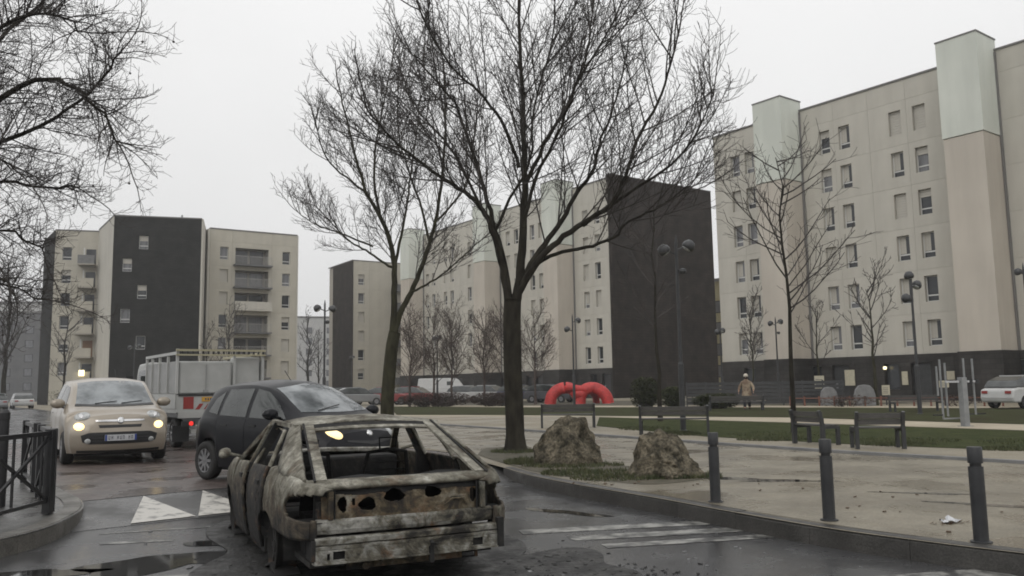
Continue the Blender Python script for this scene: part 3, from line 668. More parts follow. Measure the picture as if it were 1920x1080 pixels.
def big_tree(name, loc, sc, base, trunk, limbs, label, seed, m, cfg, rads):
    root = empty(name, loc, 0, label, 'tree'); q = random.Random(seed)
    t = MB(); tp = limb_from(trunk[0], base, sc, q, 0); tp = [Vector(v) for v in smooth_line([tuple(v) for v in tp], 4)]
    n = len(tp); rr = [trunk[1] + (trunk[2] - trunk[1]) * i / (n - 1) for i in range(n)]; rr[0] *= 1.45; rr[1] *= 1.18
    t.tube(tp, rr, 14); t.build('trunk', m, root, smooth=True)
    c = MB()
    for k, (pts, r0, r1, dep) in enumerate(limbs):
        P = limb_from(pts, base, sc, q, dep); P = [Vector(v) for v in smooth_line([tuple(v) for v in P], 4)]
        P = [v + Vector((q.gauss(0, .012), q.gauss(0, .03), q.gauss(0, .012))) for v in P]
        n = len(P); lb = MB(); L = sum((P[i + 1] - P[i]).length for i in range(n - 1))
        lb.tube(P, [max(.011, r0 * .86 + (r1 * .8 - r0 * .86) * (i / (n - 1)) ** .8) for i in range(n)], 9); lb.build('limb', m, root, smooth=True)
        branch_off(c, P, max(r0 * .5, .03), L, 0, q, cfg)
        grow(c, P[-1], (P[-1] - P[-2]).normalized(), cfg['len'][0] * .5, r1, 1, q, cfg)
    c.build('crown', M['twig'], root)
    return root
# the big tree in the middle
s1 = 17.9 / 1580
big_tree('bare_tree', (.02, 18.1, GZ), s1, (963, 845), ([(963, 848), (962, 770), (960, 690), (960, 610), (962, 560)], .205, .19),
  [([(955, 570), (944, 500), (932, 450), (918, 410), (895, 375), (850, 345), (805, 315), (765, 285), (725, 245), (700, 215)], .10, .02, -1.2),
   ([(958, 560), (945, 480), (925, 400), (905, 320), (880, 235), (850, 150), (805, 90), (750, 20)], .085, .02, 1.0),
   ([(966, 570), (978, 500), (984, 430), (988, 350), (990, 260), (988, 170), (986, 80), (985, -20), (990, -110)], .135, .03, .3),
   ([(980, 300), (945, 210), (905, 160), (850, 110), (800, 20), (770, -60)], .05, .018, -.9),
   ([(968, 560), (990, 505), (1025, 450), (1062, 400), (1095, 340), (1130, 290), (1150, 220), (1180, 150), (1205, 60)], .10, .022, 1.4),
   ([(972, 550), (1005, 495), (1050, 450), (1100, 418), (1150, 385), (1180, 335), (1200, 270), (1240, 200), (1265, 130), (1280, 70)], .10, .02, -1.0),
   ([(975, 535), (1010, 490), (1060, 468), (1120, 456), (1160, 440), (1190, 410), (1240, 385), (1275, 365), (1310, 342), (1335, 312)], .062, .014, .4),
   ([(1100, 418), (1170, 372), (1250, 325), (1290, 290), (1315, 245), (1330, 200)], .05, .014, -1.6),
   ([(992, 330), (1030, 255), (1070, 180), (1110, 90), (1130, 10), (1140, -70)], .06, .018, .9),
   ([(985, 420), (1010, 330), (1060, 235), (1095, 150), (1150, 70), (1190, -20)], .055, .016, -1.5),
   ([(930, 430), (960, 370), (1000, 300), (1010, 200), (1040, 100), (1050, 0)], .045, .014, -1.7),
   ([(925, 420), (870, 300), (830, 230), (785, 170), (750, 110), (735, 60)], .045, .014, 1.8)],
  'tallest dark bare tree standing beside the two boulders', 11, M['bark'], BIG, None)
s2 = 29 / 1580
big_tree('bare_tree', (-4.3, 29.0, GZ), s2, (728, 805), ([(728, 808), (727, 760), (731, 700), (736, 650), (741, 625)], .24, .2),
  [([(736, 650), (740, 570), (741, 500), (732, 450), (714, 405), (690, 360), (672, 300), (655, 230), (640, 160)], .15, .03, -.6),
   ([(741, 505), (715, 490), (685, 468), (655, 450), (620, 415), (595, 388), (580, 372)], .06, .016, .5),
   ([(740, 625), (752, 585), (772, 550), (792, 500), (808, 450), (820, 400), (832, 320), (838, 230), (836, 140), (830, 60)], .14, .03, .3),
   ([(770, 552), (800, 538), (840, 515), (880, 480), (915, 455)], .055, .016, -.8),
   ([(741, 500), (752, 440), (762, 370), (770, 300), (778, 220), (782, 150)], .07, .02, 1.2),
   ([(714, 405), (700, 330), (700, 250), (712, 170), (722, 90), (728, 40)], .065, .02, 1.6),
   ([(806, 455), (790, 380), (770, 320), (755, 250), (760, 160)], .06, .018, -1.5),
   ([(700, 462), (660, 446), (625, 436), (595, 425), (570, 405)], .045, .014, -1.4),
   ([(815, 420), (850, 380), (880, 330), (890, 260), (895, 190)], .055, .016, 1.2),
   ([(690, 360), (650, 330), (615, 295), (603, 255), (597, 225)], .05, .016, -1)],
  'second dark bare tree forking low down, behind the dark hatchback', 23, M['bark_green'], dict(BIG, rmin=.0062, len=[2.1, 1.0, .48], kids=[16, 10, 6]), None)
# the tree standing off to the left whose branches hang into the view
root = empty('bare_tree', (-8.6, 11.6, GZ), 0, 'drooping bare branches of the tree hanging in at the top left corner', 'tree'); q = random.Random(40)
t = MB(); t.tube([(0, 0, 0), (0, 0, 1.2), (.05, .05, 3), (.1, .1, 4.6)], [.34, .26, .23, .2], 14); t.build('trunk', M['bark'], root, smooth=True)
DROOP = dict(levels=4, seg=[8, 6, 5, 4], wob=[.12, .18, .2, .22], up=[-.02, -.03, .05, .1], rmin=.0029, sides=[6, 4, 3, 3], kids=[30, 15, 8], ref=[3.0, 1.6, .7],
             start=[.2, .1, .1], ang=[(30, 65), (30, 70), (30, 75)], len=[1.05, .6, .34], rad=[.010, .0045, .0028], zmin=-.9)
c = MB()
def LW(px, py, Y):      # limb points of this tree, in metres about its foot
    return Vector((px, py, Y))
for pts, r0, r1 in [([(0.1, .1, 4.5), (1.2, .0, 5.3), (2.3, -.2, 5.75), (3.0, -.25, 5.6), (3.5, -.2, 5.25), (3.75, -.2, 4.8)], .11, .012),
                    ([(0.1, .1, 4.3), (.9, .4, 4.9), (1.9, .6, 5.35), (2.7, .7, 5.9), (3.3, .6, 6.5)], .09, .014),
                    ([(0.05, .05, 3.9), (.7, .5, 4.3), (1.3, .8, 4.55), (2.0, 1.0, 4.5), (2.6, 1.1, 4.55)], .08, .012),
                    ([(0.05, 0, 3.6), (.6, .3, 3.8), (1.2, .6, 3.85), (1.75, .7, 3.7), (2.2, .8, 3.5)], .07, .012),
                    ([(0.05, .05, 3.5), (.5, .1, 3.45), (1.0, .1, 3.3), (1.5, .1, 3.0), (1.75, .1, 2.7)], .06, .01), ([(0.05, .05, 3.4), (.5, .5, 3.2), (1.0, .7, 3.0), (1.45, .8, 2.75)], .05, .01), ([(0.05, .05, 3.6), (.6, -.4, 3.7), (1.2, -.6, 3.6), (1.7, -.6, 3.35)], .05, .01),
                    ([(0.1, .1, 4.6), (.6, .2, 5.6), (1.2, .4, 6.6), (2.0, .5, 7.3)], .1, .02),
                    ([(0.1, .1, 4.6), (1.0, -.3, 5.6), (1.9, -.6, 6.3), (2.8, -.7, 6.5), (3.5, -.7, 6.2)], .09, .012),
                    ([(0.05, .05, 3.7), (.8, -.3, 4.1), (1.6, -.5, 4.5), (2.3, -.5, 4.7), (2.9, -.5, 4.4)], .07, .012)]:
    P = [Vector(v) for v in smooth_line(pts, 4)]; P = [Vector((v.x * (.84 if pts[0][2] > 4.2 else (1.9 if pts[0][2] > 3.65 else 1.65) / pts[-1][0]), v.y, v.z)) + Vector((q.gauss(0, .02),) * 3) for v in P]; n = len(P); r0 *= .6
    lb = MB(); lb.tube(P, [r0 + (r1 - r0) * (i / (n - 1)) ** .6 for i in range(n)], 8); lb.build('limb', M['bark'], root, smooth=True)
    branch_off(c, P, .035, sum((P[i + 1] - P[i]).length for i in range(n - 1)), 0, q, DROOP); grow(c, P[-1], (P[-1] - P[-2]).normalized(), 1.0, r1, 1, q, DROOP)
c.build('crown', M['twig'], root)
sb = MB()
for (x, y, z) in [c.v[q.randrange(len(c.v))] for _ in range(26)]:
    z -= .25
    sb.tube([(x, y, z), (x + .01, y, z + .25)], .003, 3); sb.lathe([(.002, -.018), (.014, -.01), (.018, 0), (.014, .01), (.002, .018)], 7, Matrix.Translation((x, y, z)))
tag(sb.build('seed_balls', M['twig'], root), kind='stuff')
# smaller trees
def small_tree(loc, H, tr, spread, seed, label, m, mt, first=.35, lvls=3, kids=(16, 8, 5), ang=(35, 60), lens=None, group=None, up=.06, rmin=.01):
    root = empty('bare_tree', loc, 0, label, 'tree', group); q = random.Random(seed); n = 9
    P = [Vector((q.gauss(0, .012) * H * i / n, q.gauss(0, .012) * H * i / n, H * i / n)) for i in range(n + 1)]
    t = MB(); t.tube(P, [tr * (1.25 if i == 0 else 1 - .85 * i / n) for i in range(n + 1)], 8); t.build('trunk', m, root, smooth=True)
    lens = lens or [spread * 1.15, spread * .5, spread * .25]
    cfg = dict(levels=lvls, seg=[8, 5, 4, 3], wob=[.05, .09, .12, .15], up=[.03, up, up, .05], rmin=rmin, sides=[5, 4, 3, 3], kids=list(kids), ref=[H * .6, spread, spread * .5], start=[first, .2, .15],
               ang=[ang, (28, 55), (25, 60)], len=lens, rad=[tr * .30, tr * .13, tr * .08])
    c = MB(); branch_off(c, P, tr * .7, H * .6, 0, q, cfg); c.build('crown', mt, root); return root
small_tree((7.45, 22.75, GZ), 7.6, .075, 2.7, 5, 'slim young bare tree in front of the right building, beside the benches', M['bark'], M['twig'], first=.40, lvls=4, kids=(22, 8, 4), ang=(48, 72), up=.10, rmin=.006)
small_tree((5.35, 31.2, GZ), 8.0, .085, 2.3, 6, 'slim bare tree in front of the dark brown gable', M['bark'], M['twig'], first=.4, lvls=3, kids=(16, 6, 3), ang=(40, 65), rmin=.009)
small_tree((16.4, 58.0, GZ), 6.2, .09, 2.3, 7, 'small forked bare tree before the left end of the right building', M['bark_green'], M['twig'], first=.3, lvls=4, kids=(14, 8, 4), ang=(25, 45), up=.12, rmin=.014)
small_tree((18.9, 52.5, GZ), 6.0, .09, 2.2, 8, 'small bare tree right of the slim young one, before the ground floor', M['bark_green'], M['twig'], first=.35, lvls=4, kids=(10, 7, 3), ang=(25, 45), up=.12, rmin=.014)
small_tree((19.8, 46.5, GZ), 6.4, .12, 2.7, 9, 'spreading bare tree between the tall lamp and the low shop windows', M['bark_green'], M['twig'], first=.38, lvls=4, kids=(12, 7, 4), ang=(35, 60), up=.12, rmin=.014)
for i, (x, y, h, lab) in enumerate([(-7.6, 62, 6.2, 'reddish pollarded tree just right of the forked tree trunk'), (-6.2, 66, 6.5, 'reddish pollarded tree over the white box van'), (-4.6, 63, 6.3, 'reddish bare tree between the two big trunks'),
      (-2.2, 64, 6.0, 'reddish bare tree left of the big trunk, over the white cars'), (-.6, 66, 6.3, 'reddish bare tree half behind the big trunk'), (1.6, 63, 6.0, 'reddish bare tree just right of the big trunk')]):
    small_tree((x, y, GZ), h, .1, 2.6, 30 + i, lab, M['twig_red'], M['twig_red'], first=.22, lvls=4, kids=(26, 12, 7), ang=(30, 65), up=.13, rmin=.010, group='young trees by the car park')
small_tree((-47.5, 79, GZ), 12.5, .25, 4.2, 50, 'dark twiggy tree at the left edge beside the black gable', M['bark'], M['twig'], first=.22, lvls=4, kids=(20, 9, 5), ang=(30, 60), up=.06, rmin=.018)
small_tree((-44.6, 84, GZ), 9.5, .15, 3.2, 51, 'bare tree before the left wing with the balconies', M['bark'], M['twig'], first=.25, lvls=4, kids=(15, 8, 4), ang=(30, 55), up=.09, rmin=.017)
small_tree((-31.0, 92, GZ), 9.8, .16, 2.9, 52, 'slim bare tree before the loggias of the right wing', M['bark'], M['twig'], first=.3, lvls=4, kids=(16, 8, 4), ang=(30, 50), up=.09, rmin=.016)
small_tree((-33.8, 93, GZ), 8.0, .12, 2.4, 53, 'small bare tree between black slab and loggias', M['bark'], M['twig'], first=.3, lvls=4, kids=(13, 7, 4), ang=(30, 50), up=.09, rmin=.016)
small_tree((-33.5, 138, GZ), 13, .25, 4.0, 54, 'hazy bare tree in the gap left of the grey gable', M['bark'], M['twig'], first=.2, lvls=4, kids=(18, 8, 5), ang=(25, 50), up=.09, rmin=.022)
small_tree((-23.0, 100, GZ), 7.5, .13, 2.6, 55, 'small bare tree in front of the grey gable', M['bark'], M['twig'], first=.25, lvls=4, kids=(14, 7, 4), ang=(25, 50), up=.09, rmin=.016)

# ================================================================== SHRUBS
def bush(name, loc, sx_, sy_, h, seed, label, m, cat='shrub', n=900, leaf=.09, group=None):
    q = random.Random(seed); root = empty(name, loc, 0, label, cat, group); b = MB(); st_ = MB()
    for _ in range(n):
        while True:
            x, y, z = q.uniform(-1, 1), q.uniform(-1, 1), q.uniform(0, 1)
            if x * x + y * y + (2 * z - 1) ** 2 * .8 < 1 + .25 * math.sin(7 * x + seed) * math.cos(5 * y): break
        p = Vector((x * sx_, y * sy_, .06 + z * h)); a = Matrix.Rotation(q.uniform(0, 6.28), 3, 'Z') @ Matrix.Rotation(q.uniform(-1.2, 1.2), 3, 'X'); l = leaf * q.uniform(.5, 1.4)
        b.add([p + a @ Vector(v) for v in ((-l * .5, 0, 0), (0, -l * .3, .01), (l * .5, 0, 0), (0, l * .3, .01))], [(0, 1, 2, 3)])
    for _ in range(max(6, n // 60)):
        x, y = q.uniform(-.7, .7) * sx_, q.uniform(-.7, .7) * sy_; st_.tube([(x * .5, y * .5, 0), (x, y, h * q.uniform(.5, .95))], [.018, .007], 4)
    b.build('foliage', m, root); st_.build('stem', M['twig'], root); return root
bush('shrub', (7.2, 46.5, GZ), .85, .7, 1.7, 1, 'dense green shrub left of the slim tree before the brown gable', M['hedge'], n=4200, leaf=.11)
bush('shrub', (8.5, 45.5, GZ), .65, .6, 1.15, 2, 'lower green shrub right of the slim tree before the brown gable', M['hedge'], n=3200, leaf=.11)
bush('hedge', (10.75, 45.2, GZ), 1.3, .5, .75, 3, 'low dark hedge left of the walking person', M['hedge'], 'hedge', n=5200, leaf=.1)
bush('hedge', (-5.6, 60.5, GZ), 2.9, .6, .95, 4, 'reddish leafless hedge in front of the red parked cars', M['hedge_red'], 'hedge', n=5200, leaf=.12)
bush('hedge', (-1.3, 58.8, GZ), 1.9, .6, .9, 5, 'dull reddish hedge in front of the white parked cars', M['hedge_red'], 'hedge', n=4200, leaf=.12)
bush('shrub', (17.6, 45.0, GZ), 1.6, .5, .55, 6, 'reddish low planting behind the right lawn', M['hedge_red'], n=900)
bush('shrub', (22.2, 42.4, GZ), 1.2, .5, .55, 7, 'reddish low planting left of the fitness frame', M['hedge_red'], n=700)
bush('hedge', (-38.5, 76, GZ), 3.4, .8, 1.8, 8, 'dark shrubs at the foot of the left wing, behind the beige car', M['hedge'], 'hedge', n=1700, leaf=.14)

# ================================================================== BOULDERS
def boulder(loc, pts, seed, label):
    bm = bmesh.new(); q = random.Random(seed)
    for p in pts: bm.verts.new(p)
    bmesh.ops.convex_hull(bm, input=bm.verts[:]); 
    bmesh.ops.triangulate(bm, faces=bm.faces[:])
    bmesh.ops.subdivide_edges(bm, edges=bm.edges[:], cuts=9, use_grid_fill=True)
    from mathutils import noise as NZ
    for v in bm.verts:
        p = v.co * 2.2 + Vector((seed, 0, 0)); s = NZ.fractal(p, 1.0, 2.1, 5); t = NZ.noise(v.co * 5.5 + Vector((seed * 3, 1, 0))); rdg = abs(NZ.noise(v.co * 3.3 + Vector((0, seed, 5))))
        v.co += v.normal * (s * .055 + t * .045 - rdg * .08)
        st_ = v.co.dot(Vector((.75, .2, .62))) * 9 + NZ.noise(v.co * 3) * 1.2; v.co += v.normal * (.03 * (abs((st_ % 1) - .5) - .25) * (1.6 if seed == 8 else .4) + .018 * round(3 * NZ.noise(v.co * 5 + Vector((9, seed, 0)))))
    me = bpy.data.meshes.new('boulder'); bm.to_mesh(me); bm.free(); me.materials.append(M['rock'])
    o = link('boulder', me, loc=loc); tag(o, label, 'boulder'); return o
boulder((.92, 15.1, GZ - .04), [(-.66, -.3, 0), (-.6, .35, 0), (.68, -.3, 0), (.72, .3, 0), (0, -.55, 0), (0, .6, 0), (-.48, -.1, .55), (-.22, -.1, .86), (.12, 0, .9), (.32, -.05, .78), (.56, 0, .3), (-.3, .3, .7), (.3, .3, .6), (-.6, 0, .3), (.1, -.42, .4)], 3, 'taller brown boulder next to the big tree trunk')
boulder((2.2, 12.8, GZ - .04), [(-.54, -.25, 0), (-.55, .35, 0), (.54, -.3, 0), (.6, .3, 0), (0, -.5, 0), (.1, .55, 0), (-.42, -.2, .35), (-.28, 0, .62), (-.05, .05, .74), (.2, .1, .76), (.36, .1, .55), (.5, 0, .2), (-.2, .3, .6), (.25, .35, .6), (-.1, -.4, .35), (.2, -.4, .25)], 8, 'lower split boulder between the first bollard and the other boulder')

# ================================================================== STREET FURNITURE
def bollard(loc, h, label):
    r = empty('bollard', loc, 0, label, 'bollard', 'bollards along the kerb')
    b = MB(); b.lathe([(.06, 0), (.06, h - .165)], 20); b.build('post', M['post_grey'], r, smooth=False)
    b = MB(); b.lathe([(.046, h - .165), (.046, h - .135)], 20); b.build('neck', M['black_metal'], r)
    b = MB(); b.lathe([(.059, h - .135), (.06, h - .13), (.06, h - .006), (.056, h)], 20); b.build('cap', M['post_grey'], r)
    b = MB(); b.lathe([(.085, 0), (.085, .012), (.06, .016)], 20); b.build('base_ring', M['post_grey'], r)
    for ch in r.children:
        for p in ch.data.polygons: p.use_smooth = len(p.vertices) == 4
        ch.data.set_sharp_from_angle(angle=R(40))
    return r
bollard((2.31, 9.95, GZ + .015), .79, 'dark grey bollard nearest the boulders')
bollard((3.09, 8.52, GZ + .015), .79, 'middle one of the three dark grey bollards on the kerb')
bollard((3.90, 7.27, GZ + .015), .79, 'dark grey bollard nearest the camera, beside the litter on the pavement')

def bench(loc, rz, w, h, label, arms=True, name='bench', group='dark benches in the park'):
    """local x along the seat, backrest on +y, facing -y"""
    r = empty(name, loc, rz, label, 'bench', group); d = .46
    for x in (-w / 2 + .03, w / 2 - .03):
        b = MB(); b.box(x - .035, x + .035, d / 2 - .06, d / 2 + .03, 0, h * .62); b.bar((x, d / 2 - .015, h * .6), (x, d / 2 + .07, h), .07, .06); b.build('rear_leg', M['dark_metal'], r)
        b = MB(); b.box(x - .035, x + .035, -d / 2, -d / 2 + .07, 0, .40); b.box(x - .035, x + .035, -d / 2 + .07, d / 2 - .06, .35, .40); b.build('front_leg', M['dark_metal'], r)
    for k in range(4):
        b = MB(); b.box(-w / 2, w / 2, -d / 2 + .02 + k * .11, -d / 2 + .11 + k * .11, .405, .435); b.build('seat_slat', M['wood_dark'], r, bevel=.004)
    for k in range(2):
        z = h - .06 - k * .125; y = d / 2 - .04 + .075 * (z - h * .6) / (h * .4); b = MB(); b.box(-w / 2, w / 2, y - .03, y, z - .095 + .02, z + .035); b.build('back_slat', M['wood_dark'], r, bevel=.004)
    return r
bench((7.36, 17.35, GZ + .01), R(172), .95, .74, 'single park seat seen from behind, nearest the lawn between two bollards')
bench((6.62, 18.75, GZ + .01), R(112), .95, .74, 'single park seat turned sideways at the foot of the slim young tree')
bench((4.35, 23.2, GZ + .01), R(167), 1.85, .78, 'long dark bench behind the lower boulder, at the lamp post')
bench((1.75, 27.8, GZ + .01), R(178), 1.75, .78, 'long dark bench behind the taller boulder, before the red climbing frame')
bench((10.9, 41.8, GZ + .01), R(175), 2.6, .74, 'dark bench at the low hedge left of the walking person')
bench((17.3, 36.6, GZ + .01), R(5), 2.2, .72, 'bench with pale top in front of the white van at the right edge')

def lamp(loc, H, label, rz=0, big=True, heads=((-1, .0), (1, .12)), extra=False):
    r = empty('street_lamp', loc, rz, label, 'street lamp', 'double headed park lamps')
    b = MB(); b.lathe([(.12, 0), (.12, .03), (.085, .05), (.085, H * .35), (.055, H * .36), (.045, H)], 14); b.build('pole', M['dark_metal'], r)
    for sd, dz in heads:
        z = H - .32 + dz; b = MB(); b.tube([(0, 0, z - .05), (sd * .12, 0, z + .0), (sd * .27, 0, z + .05)], .025, 7); a = b.build('arm', M['dark_metal'], r)
        Mx = Matrix.Translation((sd * .36, 0, z + .06)) @ Matrix.Rotation(sd * R(38), 4, 'Y')
        b = MB(); b.lathe([(.03, .2), (.12, .17), (.185, .06), (.195, -.02), (.17, -.09), (.15, -.10)], 16, Mx); b.build('lamp_head', M['dark_metal'], r, smooth=True)
        b = MB(); b.lathe([(.145, -.101), (.08, -.13), (.01, -.14)], 16, Mx); b.build('lens', M['lamp_glass'], r, smooth=True)
    b = MB(); b.lathe([(.045, H), (.01, H + .22)], 8); b.build('finial', M['dark_metal'], r)
    if extra:
        b = MB(); b.tube([(0, 0, H - .85), (.1, -.05, H - .85)], .02, 6); b.lathe([(.02, .1), (.09, .08), (.11, 0), (.07, -.08)], 12, Matrix.Translation((.15, -.08, H - .9))); b.build('lower_lamp', M['dark_metal'], r)
    return r
lamp((4.89, 24.7, GZ), 5.55, 'tall double headed lamp in front of the dark brown gable, nearest of the lamps', extra=True)
lamp((16.15, 33.9, GZ), 5.5, 'double headed lamp in front of the right building between window columns', rz=R(30), heads=((-1, -.62), (1, -.05), (-.25, .3)))
lamp((17.8, 57.0, GZ), 5.55, 'small far lamp next to the slim young tree, before the right building', rz=R(10), extra=True)
lamp((3.7, 52.0, GZ), 5.55, 'far lamp standing behind the red climbing frame', rz=R(20), heads=((-1, -.5), (1, .05)))
lamp((-9.25, 41.4, GZ), 5.55, 'lamp standing left of the forked tree, over the dark hatchback roof', heads=((-1, .05), (1, .0)), extra=True)
lamp((-6.15, 68.4, GZ), 5.55, 'thin far lamp among the reddish trees', rz=R(60))
lamp((-33.3, 74.2, GZ), 5.55, 'far lamp in front of the black clad slab', rz=R(15))
lamp((-28.5, 95, GZ), 5.55, 'far lamp right of the loggia wing, over the street', rz=R(15))
lamp((-20.6, 108, GZ), 5.55, 'far lamp in front of the narrow pale block', rz=R(70))
lamp((13.9, 56.5, GZ), 5.0, 'far lamp at the edge of the dark brown gable', rz=R(50))
lamp((25.7, 42.0, GZ), 6.9, 'lamp at the right edge beside the near shaft', rz=R(20))

# barriers on the left pavement
def barrier(a, c, label, hoop=False, z=GZ + .015):
    a = Vector(a); c = Vector(c); L = (c - a).length
    r = empty('barrier', (a.x, a.y, z), math.atan2(c.y - a.y, c.x - a.x), label, 'barrier', 'black pedestrian barriers'); h = .96
    for x in (0, L):
        b = MB(); b.box(x - .045, x + .045, -.045, .045, 0, h); b.build('post', M['black_metal'], r, bevel=.006)
    b = MB(); b.box(.035, L - .035, -.025, .025, h - .07, h - .02); b.build('rail', M['black_metal'], r)
    b = MB(); b.box(.035, L - .035, -.02, .02, .13, .17); b.build('rail', M['black_metal'], r)
    if hoop:
        for i in range(int(L / .5)):
            x = .2 + i * .5; b = MB(); b.box(x, x + .03, -.015, .015, .17, h - .07); b.build('bar', M['black_metal'], r)
    else:
        for s in ((.17, h - .07), (h - .07, .17)):
            b = MB(); b.bar((.036, .0 if s[0] < .5 else .026, s[0]), (L - .036, .0 if s[0] < .5 else .026, s[1]), .028, .03); b.build('cross_brace', M['black_metal'], r)
        for x in (.13, L * .5, L - .13):
            b = MB(); b.box(x - .012, x + .012, -.034, -.012, .172, h - .072); b.build('bar', M['black_metal'], r)
    return r
barrier((-5.36, 9.86), (-5.30, 8.42), 'near black cross braced barrier at the rounded left kerb')
barrier((-5.43, 10.05), (-6.35, 11.45), 'black barrier bending round the corner behind the near one')
barrier((-6.75, 12.05), (-7.65, 13.35), 'black barrier farthest along the left kerb beside the beige car')
r_ = empty('bollard', (-6.33, 10.55, GZ + .015), 0, 'thick black post at the left edge behind the near barrier', 'bollard')
b = MB(); b.lathe([(.07, 0), (.07, 1.05), (.075, 1.06), (.075, 1.14), (.05, 1.18)], 16); b.build('post', M['black_metal'], r_)

# red climbing sculpture
r_ = empty('climbing_frame', (4.75, 62.3, GZ), R(-10), 'bright red climbing sculpture of thick arched tubes on the lawn', 'climbing frame'); r_.scale = (.92, .92, .92)
def arch(pts, rad, nm='arch'):
    P = [Vector(v) for v in smooth_line(pts, 5)]; b = MB(); b.tube(P, rad, 12); return b.build(nm, M['red'], r_, smooth=True)
arch([(-2.3, 0, 0), (-2.15, 0, .65), (-1.7, .1, 1.12), (-1.0, .15, 1.3), (-.4, .1, 1.1), (-.05, 0, .6), (0.1, 0, 0)], .47)
arch([(.1, -.2, 0), (.2, -.2, .7), (.6, -.1, 1.15), (1.2, 0, 1.25), (1.8, 0, 1.0), (2.2, 0, .55), (2.35, 0, 0)], .47)
arch([(-1.2, .4, 1.1), (-.6, -.4, 1.3), (0, -.5, 1.2), (.7, -.2, 1.1)], .30)
arch([(1.3, 1.4, 0), (1.25, 1.0, .6), (1.0, .4, 1.0)], .28)

b = MB(); b.lathe([(.02, .25), (.5, .4), (.75, .8), (.6, 1.15), (.02, 1.3)], 16, Matrix.Translation((.05, -.1, 0))); b.build('hub', M['red'], r_, smooth=True)
# fitness frame
r_ = empty('fitness_frame', (13.0, 24.6, GZ), R(18), 'grey metal outdoor fitness frame with a thick post and upright bars', 'fitness frame')
b = MB(); b.box(-.09, .09, -.09, .09, 0, 1.42); b.build('main_post', M['gym_metal'], r_, bevel=.01)
b = MB(); b.box(-.15, .15, -.15, .15, 0, .03); b.build('base_plate', M['gym_metal'], r_)
b = MB(); b.box(-.58, .55, -.03, .03, 1.27, 1.33); b.build('top_rail', M['chrome'], r_)
b = MB(); b.box(-.56, .36, .2, .25, .22, .26); b.build('bottom_rail', M['gym_metal'], r_)
for x, z0, z1, y in [(-.56, .25, 1.95, .22), (-.30, .3, 1.85, .3), (.32, .25, 1.98, .22), (.52, .34, 1.96, .1), (-.66, .9, 1.75, .25)]:
    b = MB(); b.tube([(x, y, z0), (x, y, z1)], .028, 8); b.build('upright_bar', M['gym_metal'], r_)
for x in (.3, .52):
    b = MB(); b.box(x - .04, x + .04, -.05, .03, 1.24, 1.36); b.build('clamp', M['black_metal'], r_)
b = MB(); b.box(-.9, -.58, .2, .26, .33, .37); b.build('foot_plate', M['black_metal'], r_); b = MB(); b.box(.4, 1.0, .2, .26, .33, .37); b.build('foot_plate', M['black_metal'], r_)

# notices, stone blocks, low fence by the shops
def notice(loc, rz, w, h, z, label):
    r = empty('notice_board', loc, rz, label, 'notice board'); b = MB(); b.box(-w / 2, w / 2, -.03, .03, z, z + h); p = b.build('panel', M['poster'], r)
    b = MB(); b.box(-.04, .04, -.02, .02, 0, z); b.build('post', M['dark_metal'], r)
    b = MB()
    for k in range(4): b.box(-w * .38, w * .3, -.034, -.0305, z + h * (.2 + .17 * k), z + h * (.24 + .17 * k))
    b.build('print', M['ink'], p)
r_ = empty('low_fence', (10.3, 50.6, GZ), R(-12), 'dark grey slatted low fence behind the walking person', 'fence')
for i in range(9):
    b = MB(); b.box(i * 1.1 - .04, i * 1.1 + .04, -.04, .04, 0, 1.45); b.build('post', M['dark_metal'], r_)
for k in range(6):
    b = MB(); b.box(.0, 8.8, -.06, -.042, .12 + k * .22, .30 + k * .22); b.build('slat', M['dark_metal'], r_)
notice((18.45, 51.2, GZ), R(-20), .55, .85, .85, 'pale notice board right of the slim young tree')
notice((20.5, 46.8, GZ), R(-20), .4, .55, .55, 'small pale notice under the spreading tree')
notice((22.1, 43.6, GZ), R(-20), .45, .35, .95, 'pale notice left of the tall lamp foot')
def stone_block(loc, w, h, label):
    r = MB(); n = 9
    prof = [(-w / 2, 0), (-w / 2, h * .5), (-w * .42, h * .78), (-w * .25, h * .96), (0, h), (w * .25, h * .96), (w * .42, h * .78), (w / 2, h * .5), (w / 2, 0)]
    r.prism(prof, -.3, .3, Matrix.Rotation(R(90), 4, 'X')); o = r.build('stone_block', M['concrete'], None, bevel=.03, fix=True); o.location = loc; o.rotation_euler = (0, 0, R(-15)); tag(o, label, 'stone block')
stone_block((17.6, 47.5, GZ), .9, 1.05, 'rounded grey block half hidden by the slim tree trunk')
stone_block((19.1, 46.3, GZ), 1.05, 1.15, 'rounded grey block standing clear right of the pale notice')
r_ = empty('low_fence', (15.5, 47.7, GZ), rot_to(.8, -.6), 'low reddish wooden fence in front of the shops', 'fence')
for i in range(16):
    b = MB(); b.box(i * .8 - .04, i * .8 + .04, -.04, .04, 0, .55); b.build('post', M['brick_red'], r_)
b = MB(); b.box(0, 12, -.02, .02, .42, .47); b.build('rail', M['brick_red'], r_)
# litter on the pavement
r_ = empty('litter', (4.14, 8.25, GZ + .0145), R(20), 'crumpled wrapper with leaves lying on the pavement by the nearest bollard', 'litter'); q = random.Random(6)
b = MB(); P = [[Vector((-.09 + .18 * i / 6 + q.gauss(0, .012), -.05 + .1 * j / 4 + q.gauss(0, .01), .012 + abs(q.gauss(0, .018)))) for j in range(5)] for i in range(7)]; b.grid(P); b.build('wrapper', M['plate_white'], r_)
b = MB()
for k in range(22): x, y = q.gauss(0, .08), q.gauss(0, .05); b.add([(x - .03, y, .004), (x, y - .015, .02), (x + .03, y + .005, .012), (x, y + .018, .006)], [(0, 1, 2, 3)])
b.build('leaves', M['orange'], r_)

